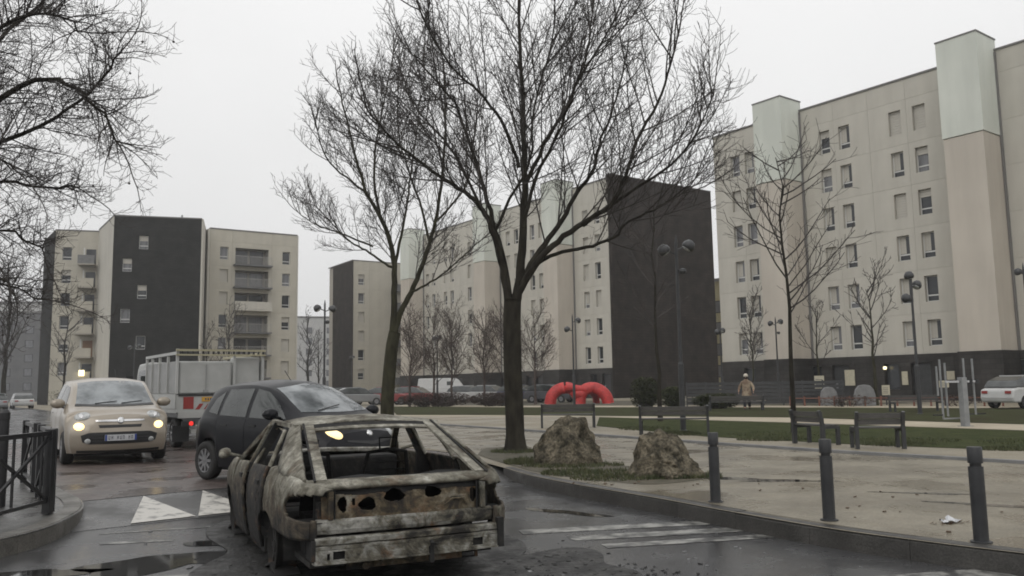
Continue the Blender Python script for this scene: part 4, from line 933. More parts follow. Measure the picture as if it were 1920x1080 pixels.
# ================================================================== VEHICLES
def pch(tbl):
    xs = [a for a, _ in tbl]; ys = [b for _, b in tbl]; n = len(xs)
    h = [xs[i + 1] - xs[i] for i in range(n - 1)]; dl = [(ys[i + 1] - ys[i]) / h[i] for i in range(n - 1)]; m = [0.0] * n
    m[0], m[-1] = dl[0], dl[-1]
    for i in range(1, n - 1): m[i] = 0 if dl[i - 1] * dl[i] <= 0 else 2 * dl[i - 1] * dl[i] / (dl[i - 1] + dl[i])
    def f(x):
        if x <= xs[0]: return ys[0]
        if x >= xs[-1]: return ys[-1]
        i = max(j for j in range(n - 1) if xs[j] <= x); t = (x - xs[i]) / h[i]
        return (ys[i] * (1 + 2 * t) * (1 - t) ** 2 + h[i] * m[i] * t * (1 - t) ** 2 + ys[i + 1] * t * t * (3 - 2 * t) + h[i] * m[i + 1] * t * t * (t - 1))
    return f
def cr(pts, k):
    """Catmull-Rom through 2-D points"""
    o = []; n = len(pts)
    for i in range(n - 1):
        p = [Vector(pts[max(0, min(n - 1, i + d))]) for d in (-1, 0, 1, 2)]
        for j in range(k):
            t = j / k; o.append(.5 * (2 * p[1] + (p[2] - p[0]) * t + (2 * p[0] - 5 * p[1] + 4 * p[2] - p[3]) * t * t + (3 * p[1] - p[0] - 3 * p[2] + p[3]) * t ** 3))
    o.append(Vector(pts[-1])); return o
def car_sections(K, nx=64):
    F = {k: pch(v) for k, v in K.items() if k in ('ztop', 'zrail', 'zbelt', 'wb', 'wr')}
    x0, x1 = K['x']; arches = K['arches']; ra = K['ra']; sill = K['sill']; secs = []
    fp, rp = pch(K['front']), pch(K['rear'])
    xs = sorted(set([x0 + (x1 - x0) * i / nx for i in range(nx + 1)] + [a + ra * math.cos(math.pi * j / 10) for a in arches for j in range(11)]))
    xs = [x for i, x in enumerate(xs) if i == 0 or x - xs[i - 1] > .008]
    for x in xs:
        zb = sill
        for a in arches:
            if abs(x - a) < ra: zb = max(zb, K['za'] + math.sqrt(ra * ra - (x - a) ** 2))
        zl, zr, zt, wb, wr = (F[k](x) for k in ('zbelt', 'zrail', 'ztop', 'wb', 'wr'))
        zl = max(zl, zb + .06); ws = wb - K.get('tuck', .05)
        low = cr([(ws, zb), (ws + (wb - ws) * .8, zb + .3 * (zl - zb)), (wb, zb + .62 * (zl - zb)), (wb - .008, zb + .86 * (zl - zb)), (wb - .035, zl)], 3)
        side = [Vector((wb - .035, zl)).lerp(Vector((wr, zr)), t) + Vector((.018 * math.sin(math.pi * t), 0)) for t in (.2, .4, .6, .8, 1)]
        top = [Vector((wr * t, zt - (zt - zr) * t ** 2.4)) for t in (.94, .85, .7, .5, .25, 0)]
        half = low + side + top
        pts = []
        for y, z in half:
            xx = x; sf = max(0, min(1, (x - (x1 - .55)) / .55)); sr = max(0, min(1, ((x0 + .45) - x) / .45))
            sf = sf * sf * (3 - 2 * sf); sr = sr * sr * (3 - 2 * sr); yn = min(1, abs(y) / .85)
            xx += sf * (fp(z) - K['bowf'] * yn ** 2.2) + sr * (-rp(z) + K['bowr'] * yn ** 2.4)
            pts.append(Vector((xx, y, z)))
        secs.append(pts)
    return secs
def full(sec): return sec + [Vector((p.x, -p.y, p.z)) for p in sec[-2::-1]]
def car_shell(K):
    secs = car_sections(K); b = MB(); b.grid([full(s) for s in secs]); nh = len(secs[0])
    for s, flip in ((secs[0], 1), (secs[-1], 0)):       # close both ends with rows running across
        rows_ = []
        for p in s[:-1]:
            rows_.append([Vector((p.x + (.0 if True else 0), p.y * (1 - 2 * i / 8), p.z)) for i in range(9)])
        bow = K['bowr'] if flip else K['bowf']
        for p, r_ in zip(s[:-1], rows_):
            yn0 = min(1, abs(p.y) / .85)
            for v in r_[1:-1]:
                yn = abs(v.y) / .85; v.x += (bow * (yn0 ** 2.2 - yn ** 2.2)) * (-1 if flip else 1)
        b.grid(rows_)
    return b
class Skin:
    """throws panes, lamps and doors onto a finished body so that they follow its surface"""
    def __init__(s, b): s.t = BVHTree.FromPolygons([Vector(v) for v in b.v], b.f)
    def hit(s, axis, a, c):
        o, d = {'R': (Vector((a, -3, c)), Vector((0, 1, 0))), 'L': (Vector((a, 3, c)), Vector((0, -1, 0))), 'F': (Vector((8, a, c)), Vector((-1, 0, 0))),
                'B': (Vector((-5, a, c)), Vector((1, 0, 0))), 'T': (Vector((a, c, 4)), Vector((0, 0, -1)))}[axis]
        h = s.t.ray_cast(o, d)
        if h[0] is None:
            g = {'R': Vector((a, -.8, c)), 'L': Vector((a, .8, c)), 'F': Vector((3, a, c)), 'B': Vector((-.5, a, c)), 'T': Vector((a, c, 1.2))}[axis]
            h = s.t.find_nearest(g)
        n = h[1].copy()
        if n.dot(d) > 0: n = -n
        return h[0], n
    def patch(s, name, axis, lo, hi, m, parent, off=.005, n=14, k=7, skirt=.02):
        def samp(P, cnt):
            L = [0]
            for p, q_ in zip(P, P[1:]): L.append(L[-1] + math.dist(p, q_))
            o = []
            for i in range(cnt + 1):
                t = L[-1] * i / cnt
                for j in range(len(P) - 1):
                    if t <= L[j + 1] + 1e-9 or j == len(P) - 2:
                        f = (t - L[j]) / max(1e-9, L[j + 1] - L[j]); o.append((P[j][0] + (P[j + 1][0] - P[j][0]) * f, P[j][1] + (P[j + 1][1] - P[j][1]) * f)); break
            return o
        A, B = samp(lo, n), samp(hi, n); G = []
        for j in range(k + 1):
            row = []
            for i in range(n + 1):
                t = j / k; h, nr = s.hit(axis, A[i][0] + (B[i][0] - A[i][0]) * t, A[i][1] + (B[i][1] - A[i][1]) * t)
                row.append((h, nr))
            G.append(row)
        b = MB(); b.grid([[h + nr * off for h, nr in r_] for r_ in G])
        ring = [G[0][i] for i in range(n + 1)] + [G[j][n] for j in range(1, k + 1)] + [G[k][i] for i in range(n - 1, -1, -1)] + [G[j][0] for j in range(k - 1, 0, -1)]
        b.grid([[h + nr * off for h, nr in ring + ring[:1]], [h - nr * skirt for h, nr in ring + ring[:1]]])
        o = b.build(name, m, parent, smooth=False, fix=True)
        for i, p in enumerate(o.data.polygons): p.use_smooth = i < n * k
        return o
    def disc(s, name, axis, cx, cy, rx, ry, m, parent, off=.012, rot=0, n=18, dome=.012):
        b = MB(); c, sn = math.cos(rot), math.sin(rot); rings = []
        for r_ in (1.0, .92, .6, .3):
            ring = []
            for i in range(n):
                t = 2 * math.pi * i / n; u, v = rx * r_ * math.cos(t), ry * r_ * math.sin(t); h, nr = s.hit(axis, cx + u * c - v * sn, cy + u * sn + v * c)
                ring.append(h + nr * (-.012 if r_ == 1.0 else off + dome * (1 - r_ * r_)))
            rings.append(ring + ring[:1])
        b.grid(rings); h, nr = s.hit(axis, cx, cy); k = len(b.v); b.v.append(tuple(h + nr * (off + dome))); base = 3 * (n + 1)
        b.f += [(base + i, base + i + 1, k) for i in range(n)]
        return b.build(name, m, parent, smooth=True, fix=True)
def wheel(parent, x, y, r, w, side, spokes=7, tyre=None, rimm=None, hub_r=.62, steer=0):
    Mx = Matrix.Translation((x, y, r)) @ Matrix.Rotation(steer, 4, 'Z') @ Matrix.Rotation(-side * math.pi / 2, 4, 'X')
    b = MB(); b.lathe([(r * hub_r, -w / 2), (r * .9, -w / 2), (r * .985, -w * .38), (r, -w * .2), (r, w * .2), (r * .985, w * .38), (r * .9, w / 2), (r * hub_r, w / 2)], 28, Mx, closed=True)
    t = b.build('wheel', tyre or M['rubber'], parent, smooth=True)
    b = MB(); b.lathe([(r * hub_r, w * .48), (r * (hub_r - .05), w * .46), (r * (hub_r - .07), w * .2), (r * (hub_r - .07), -w * .4), (r * hub_r, -w * .45)], 24, Mx)
    b.f = [f for f in b.f if len(f) == 4]
    for i in range(spokes):
        a = 2 * math.pi * i / spokes; c_, s_ = math.cos(a), math.sin(a)
        b.bar(Mx @ Vector((c_ * r * .1, s_ * r * .1, w * .42)), Mx @ Vector((c_ * r * (hub_r - .03), s_ * r * (hub_r - .03), w * .44)), r * .16, .02, up=Mx.to_3x3() @ Vector((0, 0, 1)))
    b.lathe([(r * .16, w * .46), (r * .12, w * .49), (.005, w * .5)], 14, Mx); b.lathe([(r * .5, w * .02), (r * .5, w * .05)], 18, Mx)
    b.build('rim', rimm or M['rim'], t); return t
def glyphs(parent, root_m, y0, y1, z0, z1, x, axis_sign=1, n=9, seed=1, m=None):
    """illegible dark characters of a number plate, as flat as the print is"""
    q = random.Random(seed); b = MB(); w = (y1 - y0) / n
    for i in range(n):
        if i in (2, 6): continue
        a = y0 + w * i + w * .15; bq = a + w * .6
        b.box(x, x + .001, a, a + w * .18, z0, z1); b.box(x, x + .001, bq - w * .18, bq, z0, z1)
        zz = q.choice([z0, z1 - .012, (z0 + z1) / 2]); b.box(x, x + .001, a + w * .18, bq - w * .18, zz, zz + .012)
    return b.build('print', m or M['ink'], parent)

# ---------------------------------------------------------------- beige small people carrier, headlamps on
beige = empty('parked_car', (-9.60, 19.62, GZ + .004), math.atan2(-.842, .54), 'beige compact car with lit lower headlamps facing the camera at the raised crossing', 'car')
beige.name = 'family_car'; beige.scale = (1.05, 1.08, 1.03)
KF = dict(x=(-.70, 3.45), arches=(0, 2.61), ra=.365, za=.30, sill=.22, bowf=.30, bowr=.14,
  ztop=[(-.70, 1.30), (-.6, 1.48), (-.3, 1.60), (.6, 1.67), (1.4, 1.65), (1.85, 1.575), (2.3, 1.33), (2.62, 1.13), (2.85, 1.07), (3.2, 1.01), (3.45, .93)],
  zrail=[(-.70, 1.2), (-.55, 1.4), (-.1, 1.54), (.6, 1.59), (1.4, 1.57), (1.85, 1.49), (2.3, 1.25), (2.62, 1.07), (2.85, 1.02), (3.2, .95), (3.45, .86)],
  zbelt=[(-.70, .98), (0, 1.04), (1.5, 1.01), (2.4, 1.0), (2.85, .95), (3.2, .86), (3.45, .74)],
  wb=[(-.70, .78), (-.2, .87), (1, .885), (2.6, .885), (3.1, .86), (3.45, .80)],
  wr=[(-.70, .58), (-.2, .64), (.6, .67), (1.4, .665), (1.85, .655), (2.62, .69), (2.9, .70), (3.45, .64)],
  front=[(.2, -.08), (.35, 0), (.55, .02), (.72, -.02), (.86, -.09), (.95, -.17), (1.1, -.2)], rear=[(.2, -.05), (.5, 0), (.9, -.03), (1.3, -.15)])
b = car_shell(KF); sk = Skin(b); b.build('body', M['beige_paint'], beige, smooth=True, fix=True)
b = MB(); b.box(-.5, 3.05, -.70, .70, .16, .5); b.box(-.4, 2.95, -.6, .6, .5, .75); b.build('underbody', M['plastic'], beige)
sk.patch('windscreen', 'F', [(-.66, 1.13), (-.4, 1.115), (0, 1.11), (.4, 1.115), (.66, 1.13)], [(-.575, 1.54), (-.3, 1.575), (0, 1.582), (.3, 1.575), (.575, 1.54)], M['car_glass'], beige, n=18, k=9)
sk.patch('cowl', 'F', [(-.68, 1.085), (0, 1.066), (.68, 1.085)], [(-.67, 1.122), (0, 1.102), (.67, 1.122)], M['plastic'], beige, off=.007, n=12, k=1)
for sd in 'RL':
    wn = [('window', [(1.35, 1.05), (2.05, 1.04), (2.28, 1.06)], [(1.35, 1.50), (1.72, 1.465), (1.95, 1.35)]), ('window', [(.45, 1.07), (1.27, 1.05)], [(.48, 1.51), (1.27, 1.505)]), ('window', [(-.35, 1.14), (.36, 1.08)], [(-.22, 1.38), (.36, 1.50)])]
    for nm_, lo, hi in wn: sk.patch(nm_, sd, lo, hi, M['car_glass_dark'], beige, n=10, k=5)
    sk.patch('door', sd, [(1.30, .36), (1.95, .36), (2.18, .62)], [(1.30, 1.01), (1.95, 1.0), (2.2, .99)], M['beige_paint'], beige, off=.004, n=12, k=6)
    dd = sk.patch('door', sd, [(.42, .56), (.55, .40), (1.26, .36)], [(.40, 1.02), (.55, 1.02), (1.26, 1.01)], M['beige_paint'], beige, off=.004, n=12, k=6)
    s_ = -1 if sd == 'R' else 1
    b = MB(); b.box(.55, .72, s_ * .885, s_ * .905, .93, .955); b.build('handle', M['chrome'], dd)
    b = MB(); Mx = Matrix.Translation((2.2, s_ * 1.0, 1.14)) @ Matrix.Rotation(R(90), 4, 'Y')
    b.lathe([(.02, -.12), (.075, -.09), (.10, -.02), (.10, .07), (.02, .09)], 14, Matrix.Translation((2.16, s_ * .93, 1.14)) @ Matrix.Diagonal((.9, 1.25, .95, 1)) @ Matrix.Rotation(R(90), 4, 'Y')); b.bar((2.15, s_ * .83, 1.06), (2.15, s_ * .95, 1.11), .05, .03); b.build('mirror', M['beige_paint'], beige, smooth=True)
    # upper lamp cluster, lit lower lamp, fog lamp
    y = s_ * .60
    sk.disc('headlamp', 'F', y, .90, .135, .075, M['lamp_glass'], beige, off=.014, rot=-s_ * .25)
    h_ = sk.disc('projector', 'F', y + s_ * .02, .895, .045, .042, M['chrome'], beige, off=.026)
    sk.disc('low_beam_lamp', 'F', s_ * .66, .715, .085, .072, M['lamp_lit'], beige, off=.014)
    sk.disc('fog_lamp', 'F', s_ * .52, .445, .05, .05, M['lamp_glass'], beige, off=.02)
sk.patch('lower_grille', 'F', [(-.60, .43), (-.5, .39), (0, .385), (.5, .39), (.60, .43)], [(-.63, .55), (-.5, .60), (0, .605), (.5, .60), (.63, .55)], M['plastic'], beige, off=.008, n=20, k=5)
for z in (.44, .49, .555):
    sk.patch('grille_bar', 'F', [(-.46, z), (.46, z)], [(-.46, z + .012), (.46, z + .012)], M['dark_metal'], beige, off=.014, n=12, k=1)
sk.patch('upper_intake', 'F', [(-.34, .685), (.34, .685)], [(-.36, .735), (.36, .735)], M['plastic'], beige, off=.008, n=14, k=2)
sk.patch('chrome_bar', 'F', [(-.40, .795), (0, .79), (.40, .795)], [(-.40, .825), (0, .83), (.40, .825)], M['chrome'], beige, off=.014, n=14, k=2)
sk.disc('badge', 'F', 0, .81, .06, .06, M['chrome'], beige, off=.024)
sk.patch('bumper_lip', 'F', [(-.68, .235), (0, .225), (.68, .235)], [(-.68, .275), (0, .265), (.68, .275)], M['plastic'], beige, off=.012, n=14, k=2)
h_, _n = sk.hit('F', 0, .50); xx = h_.x + .03
b = MB(); b.box(xx - .04, xx, -.26, .26, .445, .555); pl = b.build('number_plate', M['plate_white'], beige); 
for y_ in (.225, -.26): b = MB(); b.box(xx, xx + .001, y_, y_ + .035, .446, .554); b.build('blue_band', M['blue'], pl)
glyphs(pl, None, -.21, .21, .465, .535, xx, seed=3)
for x_, y_ in ((.0, .78), (2.61, .78)):
    for s_ in (-1, 1): wheel(beige, x_, s_ * y_, .31, .2, s_, 8)
b = MB(); b.tube([(0.2, .3, 1.66), (.0, .3, 1.86)], .005, 5); b.build('aerial', M['plastic'], beige)
b = MB(); b.box(1.78, 1.84, -.1, .1, 1.44, 1.50); b.build('interior_mirror', M['plastic'], beige)
for s_ in (-.35, .1):
    b = MB(); h0 = sk.hit('F', s_, 1.125)[0]; h1 = sk.hit('F', s_ + .38, 1.16)[0]; b.tube([h0 + Vector((.02, 0, .01)), h1 + Vector((.02, 0, .015))], .008, 5); b.build('wiper', M['plastic'], beige)

# ---------------------------------------------------------------- small dark hatchback, one headlamp lit
HH = Vector((.79, -.61)).normalized()
hatch = empty('hatchback', (-4.36, 14.06, GZ + .004), math.atan2(HH.y, HH.x), 'small dark five door hatchback with a lit headlamp, side on behind the burnt wreck', 'car'); hatch.scale = (1.0, 1.05, 1.05)
KH = dict(x=(-.50, 2.93), arches=(0, 2.34), ra=.33, za=.285, sill=.20, bowf=.34, bowr=.16, tuck=.06,
  ztop=[(-.50, .98), (-.42, 1.18), (-.2, 1.37), (.2, 1.45), (.8, 1.47), (1.2, 1.44), (1.5, 1.36), (1.9, 1.16), (2.25, .985), (2.45, .93), (2.75, .84), (2.93, .74)],
  zrail=[(-.50, .92), (-.40, 1.1), (-.15, 1.29), (.2, 1.365), (.8, 1.385), (1.2, 1.355), (1.5, 1.28), (1.9, 1.10), (2.25, .94), (2.45, .885), (2.75, .79), (2.93, .68)],
  zbelt=[(-.50, .86), (-.1, .94), (.5, .92), (1.2, .89), (1.9, .87), (2.3, .84), (2.6, .77), (2.93, .58)],
  wb=[(-.50, .70), (-.2, .775), (.5, .81), (2.2, .81), (2.6, .78), (2.93, .68)],
  wr=[(-.50, .50), (-.1, .55), (.6, .585), (1.2, .58), (1.5, .575), (2.25, .62), (2.6, .62), (2.93, .52)],
  front=[(.2, -.06), (.35, 0), (.5, .02), (.65, -.03), (.8, -.12), (1.0, -.2)], rear=[(.2, -.04), (.5, 0), (.85, -.02), (1.2, -.12)])
b = car_shell(KH); sk = Skin(b); b.build('body', M['black_paint'], hatch, smooth=True, fix=True)
b = MB(); b.box(-.35, 2.6, -.62, .62, .15, .5); b.box(-.3, 2.5, -.55, .55, .5, .7); b.build('underbody', M['plastic'], hatch)
sk.patch('windscreen', 'F', [(-.60, 1.0), (0, .985), (.60, 1.0)], [(-.50, 1.335), (0, 1.40), (.50, 1.335)], M['car_glass'], hatch, n=18, k=9)
sk.patch('rear_screen', 'B', [(-.5, 1.02), (.5, 1.02)], [(-.45, 1.27), (0, 1.31), (.45, 1.27)], M['car_glass_dark'], hatch, n=12, k=6)
for sd in 'RL':
    s_ = -1 if sd == 'R' else 1
    for lo, hi in (([(1.12, .925), (1.75, .905), (1.98, .91)], [(1.12, 1.33), (1.38, 1.285), (1.62, 1.16)]), ([(.36, .955), (1.03, .93)], [(.42, 1.325), (1.03, 1.335)]), ([(.02, 1.0), (.29, .965)], [(.12, 1.19), (.31, 1.30)])):
        sk.patch('window', sd, lo, hi, M['car_glass_dark'], hatch, n=12, k=6)
    d1 = sk.patch('door', sd, [(1.09, .26), (1.75, .26), (1.98, .60)], [(1.09, .90), (1.75, .88), (2.02, .87)], M['black_paint'], hatch, off=.004, n=14, k=7)
    d2 = sk.patch('door', sd, [(.35, .42), (.50, .27), (1.05, .26)], [(.33, .935), (.55, .925), (1.05, .905)], M['black_paint'], hatch, off=.004, n=14, k=7)
    for d_, x_ in ((d1, 1.16), (d2, .44)):
        b = MB(); b.box(x_, x_ + .17, s_ * .80 - .012, s_ * .80 + .018, .80, .825); b.build('handle', M['plastic'], d_)
    b = MB(); b.lathe([(.02, -.11), (.065, -.08), (.085, 0), (.07, .08), (.02, .1)], 14, Matrix.Translation((1.86, s_ * .93, .985)) @ Matrix.Diagonal((.9, 1.25, .95, 1)) @ Matrix.Rotation(R(90), 4, 'Y')); b.bar((1.86, s_ * .76, .92), (1.86, s_ * .88, .96), .05, .03); b.build('mirror', M['black_paint'], hatch, smooth=True)
    sk.disc('headlamp', 'F', s_ * .50, .71, .085, .065, M['lamp_lit_white'] if sd == 'R' else M['lamp_glass'], hatch, off=.014, rot=s_ * .5)
    sk.disc('fog_lamp', 'F', s_ * .5, .36, .045, .045, M['lamp_lit'] if sd == 'R' else M['lamp_glass'], hatch, off=.014)
    sk.patch('tail_lamp', 'B', [(s_ * .50, .62), (s_ * .66, .62)], [(s_ * .44, .95), (s_ * .60, .95)], M['red_plain'], hatch, n=5, k=6)
sk.patch('grille', 'F', [(-.38, .60), (0, .555), (.38, .60)], [(-.38, .625), (0, .60), (.38, .625)], M['plastic'], hatch, off=.008, n=14, k=2)
sk.patch('lower_grille', 'F', [(-.42, .28), (.42, .28)], [(-.46, .44), (.46, .44)], M['plastic'], hatch, off=.008, n=14, k=3)
sk.patch('chrome_bar', 'F', [(-.46, .475), (.46, .475)], [(-.46, .49), (.46, .49)], M['gym_metal'], hatch, off=.01, n=14, k=1)
sk.disc('badge', 'F', 0, .70, .05, .04, M['chrome'], hatch, off=.016)
h_ = sk.hit('F', 0, .36)[0]; b = MB(); b.box(h_.x - .01, h_.x + .022, -.26, .26, .33, .43); b.build('number_plate', M['plate_white'], hatch)
for x_, y_ in ((0, .70), (2.34, .70)):
    for s_ in (-1, 1): wheel(hatch, x_, s_ * y_, .285, .17, s_, 9)
b = MB(); b.tube([(1.05, 0, 1.455), (.9, 0, 1.60)], .006, 5); b.build('aerial', M['plastic'], hatch)
b = MB(); h0 = sk.hit('F', .42, 1.04)[0]; b.box(h0.x + .0, h0.x + .008, .40, .46, 1.03, 1.08); b.build('windscreen_sticker', M['plate_white'], hatch)
h_ = sk.hit('F', -.35, 1.01)[0]; h1 = sk.hit('F', .1, 1.07)[0]; b = MB(); b.tube([h_ + Vector((.02, 0, .01)), h1 + Vector((.02, 0, .02))], .008, 5); b.build('wiper', M['plastic'], hatch)

# ---------------------------------------------------------------- white tipper truck seen from its rear left corner
TA = R(35)    # x forward = away from the camera and to the left
trk = empty('tipper_truck', (-7.29 + 0, 21.13, GZ), math.atan2(math.cos(TA), -math.sin(TA)), 'white works truck with mesh sided bed and red and white chevrons on the tail', 'truck')
b = MB(); b.box(.1, 5.2, -.42, -.32, .55, .72); b.box(.1, 5.2, .32, .42, .55, .72); b.box(0.3, 3.3, -.9, .9, .74, .84); b.build('chassis', M['dark_metal'], trk)
b = MB(); b.box(0, 3.4, -1.05, 1.05, .86, .96); b.build('bed_floor', M['truck_white'], trk)
for s_ in (-1, 1):
    b = MB(); b.box(.05, 3.4, s_ * 1.05 - .02, s_ * 1.05 + .02, .97, 1.32); b.build('drop_side', M['truck_white'], trk)
    b = MB(); b.box(.06, 3.4, s_ * 1.03 - .008, s_ * 1.03 + .008, 1.34, 2.12)
    m_ = b.build('side_mesh_panel', M['truck_grey'], trk)
    for x_ in (.03, .95, 1.85, 2.7, 3.38):
        b = MB(); b.box(x_ - .03, x_ + .03, s_ * 1.05 - .03, s_ * 1.05 + .03, 1.33, 2.42 if x_ < .1 else 2.28); b.build('stake', M['truck_white'], trk)
    b = MB(); b.box(0, 3.42, s_ * 1.05 - .035, s_ * 1.05 + .035, 2.28, 2.35); b.build('top_rail', M['rail_yellow'] if s_ < 0 else M['truck_white'], trk)
# white tail: tailgate, two boxes, ladder rail along the top
b = MB(); b.box(-.03, .0, -1.05, 1.05, .88, 1.28); b.build('tailgate', M['truck_white'], trk)
b = MB(); b.box(.05, .55, -.28, 1.0, 1.3, 2.12); o_ = b.build('tool_chest', M['truck_white'], trk, bevel=.05)
b = MB(); b.box(.02, .05, -.24, .96, 1.34, 1.36); b.box(.02, .05, .35, .365, 1.36, 2.05); b.box(.01, .05, .30, .42, 1.36, 1.42); b.build('latch', M['truck_grey'], o_)
b = MB(); b.box(.10, .50, -1.0, -.36, 1.3, 2.22); b.build('tool_chest', M['truck_white'], trk, bevel=.03)
b = MB(); b.box(-.02, .06, -.345, -.295, 1.29, 2.4); b.build('stake', M['truck_white'], trk)
b = MB(); b.box(-.05, .0, -1.1, 1.1, 2.36, 2.41); b.box(-.05, .0, -1.1, 1.1, 2.25, 2.29); b.build('ladder_rail', M['rail_yellow'], trk)
for i in range(17):
    y_ = -1.05 + i * .125; b = MB(); b.box(-.045, -.005, y_ - .012, y_ + .03, 2.29, 2.36); b.build('rung', M['plastic'], trk)
b = MB(); b.box(-.06, -.03, -1.02, 1.02, .74, .88); b.build('rear_crossbar', M['truck_white'], trk)
b = MB(); b.box(-.05, -.032, -1.02, 1.02, 1.27, 1.31); b.build('tail_seal', M['plastic'], trk)
for i in range(8):
    y_ = .62 - i * .2; b = MB(); b.add([(-.035, y_, .94), (-.035, y_ - .1, .94), (-.035, y_ - .2, 1.08), (-.035, y_ - .1, 1.08), (-.031, y_, .94), (-.031, y_ - .1, .94), (-.031, y_ - .2, 1.08), (-.031, y_ - .1, 1.08)],
        [(0, 1, 2, 3), (7, 6, 5, 4), (0, 4, 5, 1), (1, 5, 6, 2), (2, 6, 7, 3), (3, 7, 4, 0)]); b.build('chevron', M['red_plain'], trk, fix=True)
b = MB(); b.box(-.04, -.031, .66, .90, .96, 1.25); b.build('red_marker', M['red_plain'], trk)
b = MB(); b.box(-.05, -.031, -.05, .47, 1.13, 1.24); pl = b.build('yellow_plate', M['plate_yellow'], trk); b = MB()
for i in range(7): b.box(-.0512, -.0502, .0 + i * .06, .035 + i * .06, 1.155, 1.215)
b.build('print', M['ink'], pl)
for s_ in (-1, 1):
    b = MB(); b.box(-.1, -.06, s_ * .78 - .16, s_ * .78 + .16, .55, .67); hb = b.build('lamp_housing', M['plastic'], trk)
    b = MB(); b.lathe([(.055, 0), (.05, .012), (.01, .016)], 12, Matrix.Translation((-.1, s_ * .72, .61)) @ Matrix.Rotation(R(-90), 4, 'Y')); b.build('tail_lamp', M['tail_red'] if s_ > 0 else M['red_plain'], hb)
    b = MB(); b.box(.35, .37, s_ * .85 - .2, s_ * .85 + .2, .16, .55); b.build('mud_flap', M['plastic'], trk)
    for x_ in (.85, 4.1):
        wheel(trk, x_, s_ * .82, .36, .22, s_, 6)
b = MB(); b.box(-.02, .1, -.7, .7, .36, .46); b.build('under_run_bar', M['truck_white'], trk)
b = MB(); b.box(-.03, -.021, -.2, .32, .37, .47); b.build('number_plate', M['plate_white'], trk)
cabp = [(3.55, .5), (5.35, .5), (5.42, .95), (5.3, 1.25), (4.95, 2.05), (4.75, 2.18), (3.55, 2.2)]
b = MB(); b.prism(cabp, -.98, .98, Matrix.Rotation(R(90), 4, 'X')); cb = b.build('cab', M['truck_white'], trk, bevel=.05, fix=True)
for s_ in (-1, 1):
    b = MB(); b.prism([(3.85, 1.3), (4.9, 1.3), (4.68, 1.98), (3.85, 2.0)], -.005, .005, Matrix.Translation((0, s_ * .985, 0)) @ Matrix.Rotation(R(90), 4, 'X')); b.build('window', M['car_glass_dark'], cb, fix=True)
    b = MB(); b.box(4.95, 5.03, s_ * 1.2 - .1, s_ * 1.2 + .1, 1.4, 1.85); b.bar((4.98, s_ * .97, 1.6), (4.98, s_ * 1.12, 1.6), .03); b.build('mirror', M['plastic'], cb)
b = MB(); b.box(3.53, 3.55, -.7, .7, 1.45, 2.0); b.build('rear_window', M['car_glass_dark'], cb)

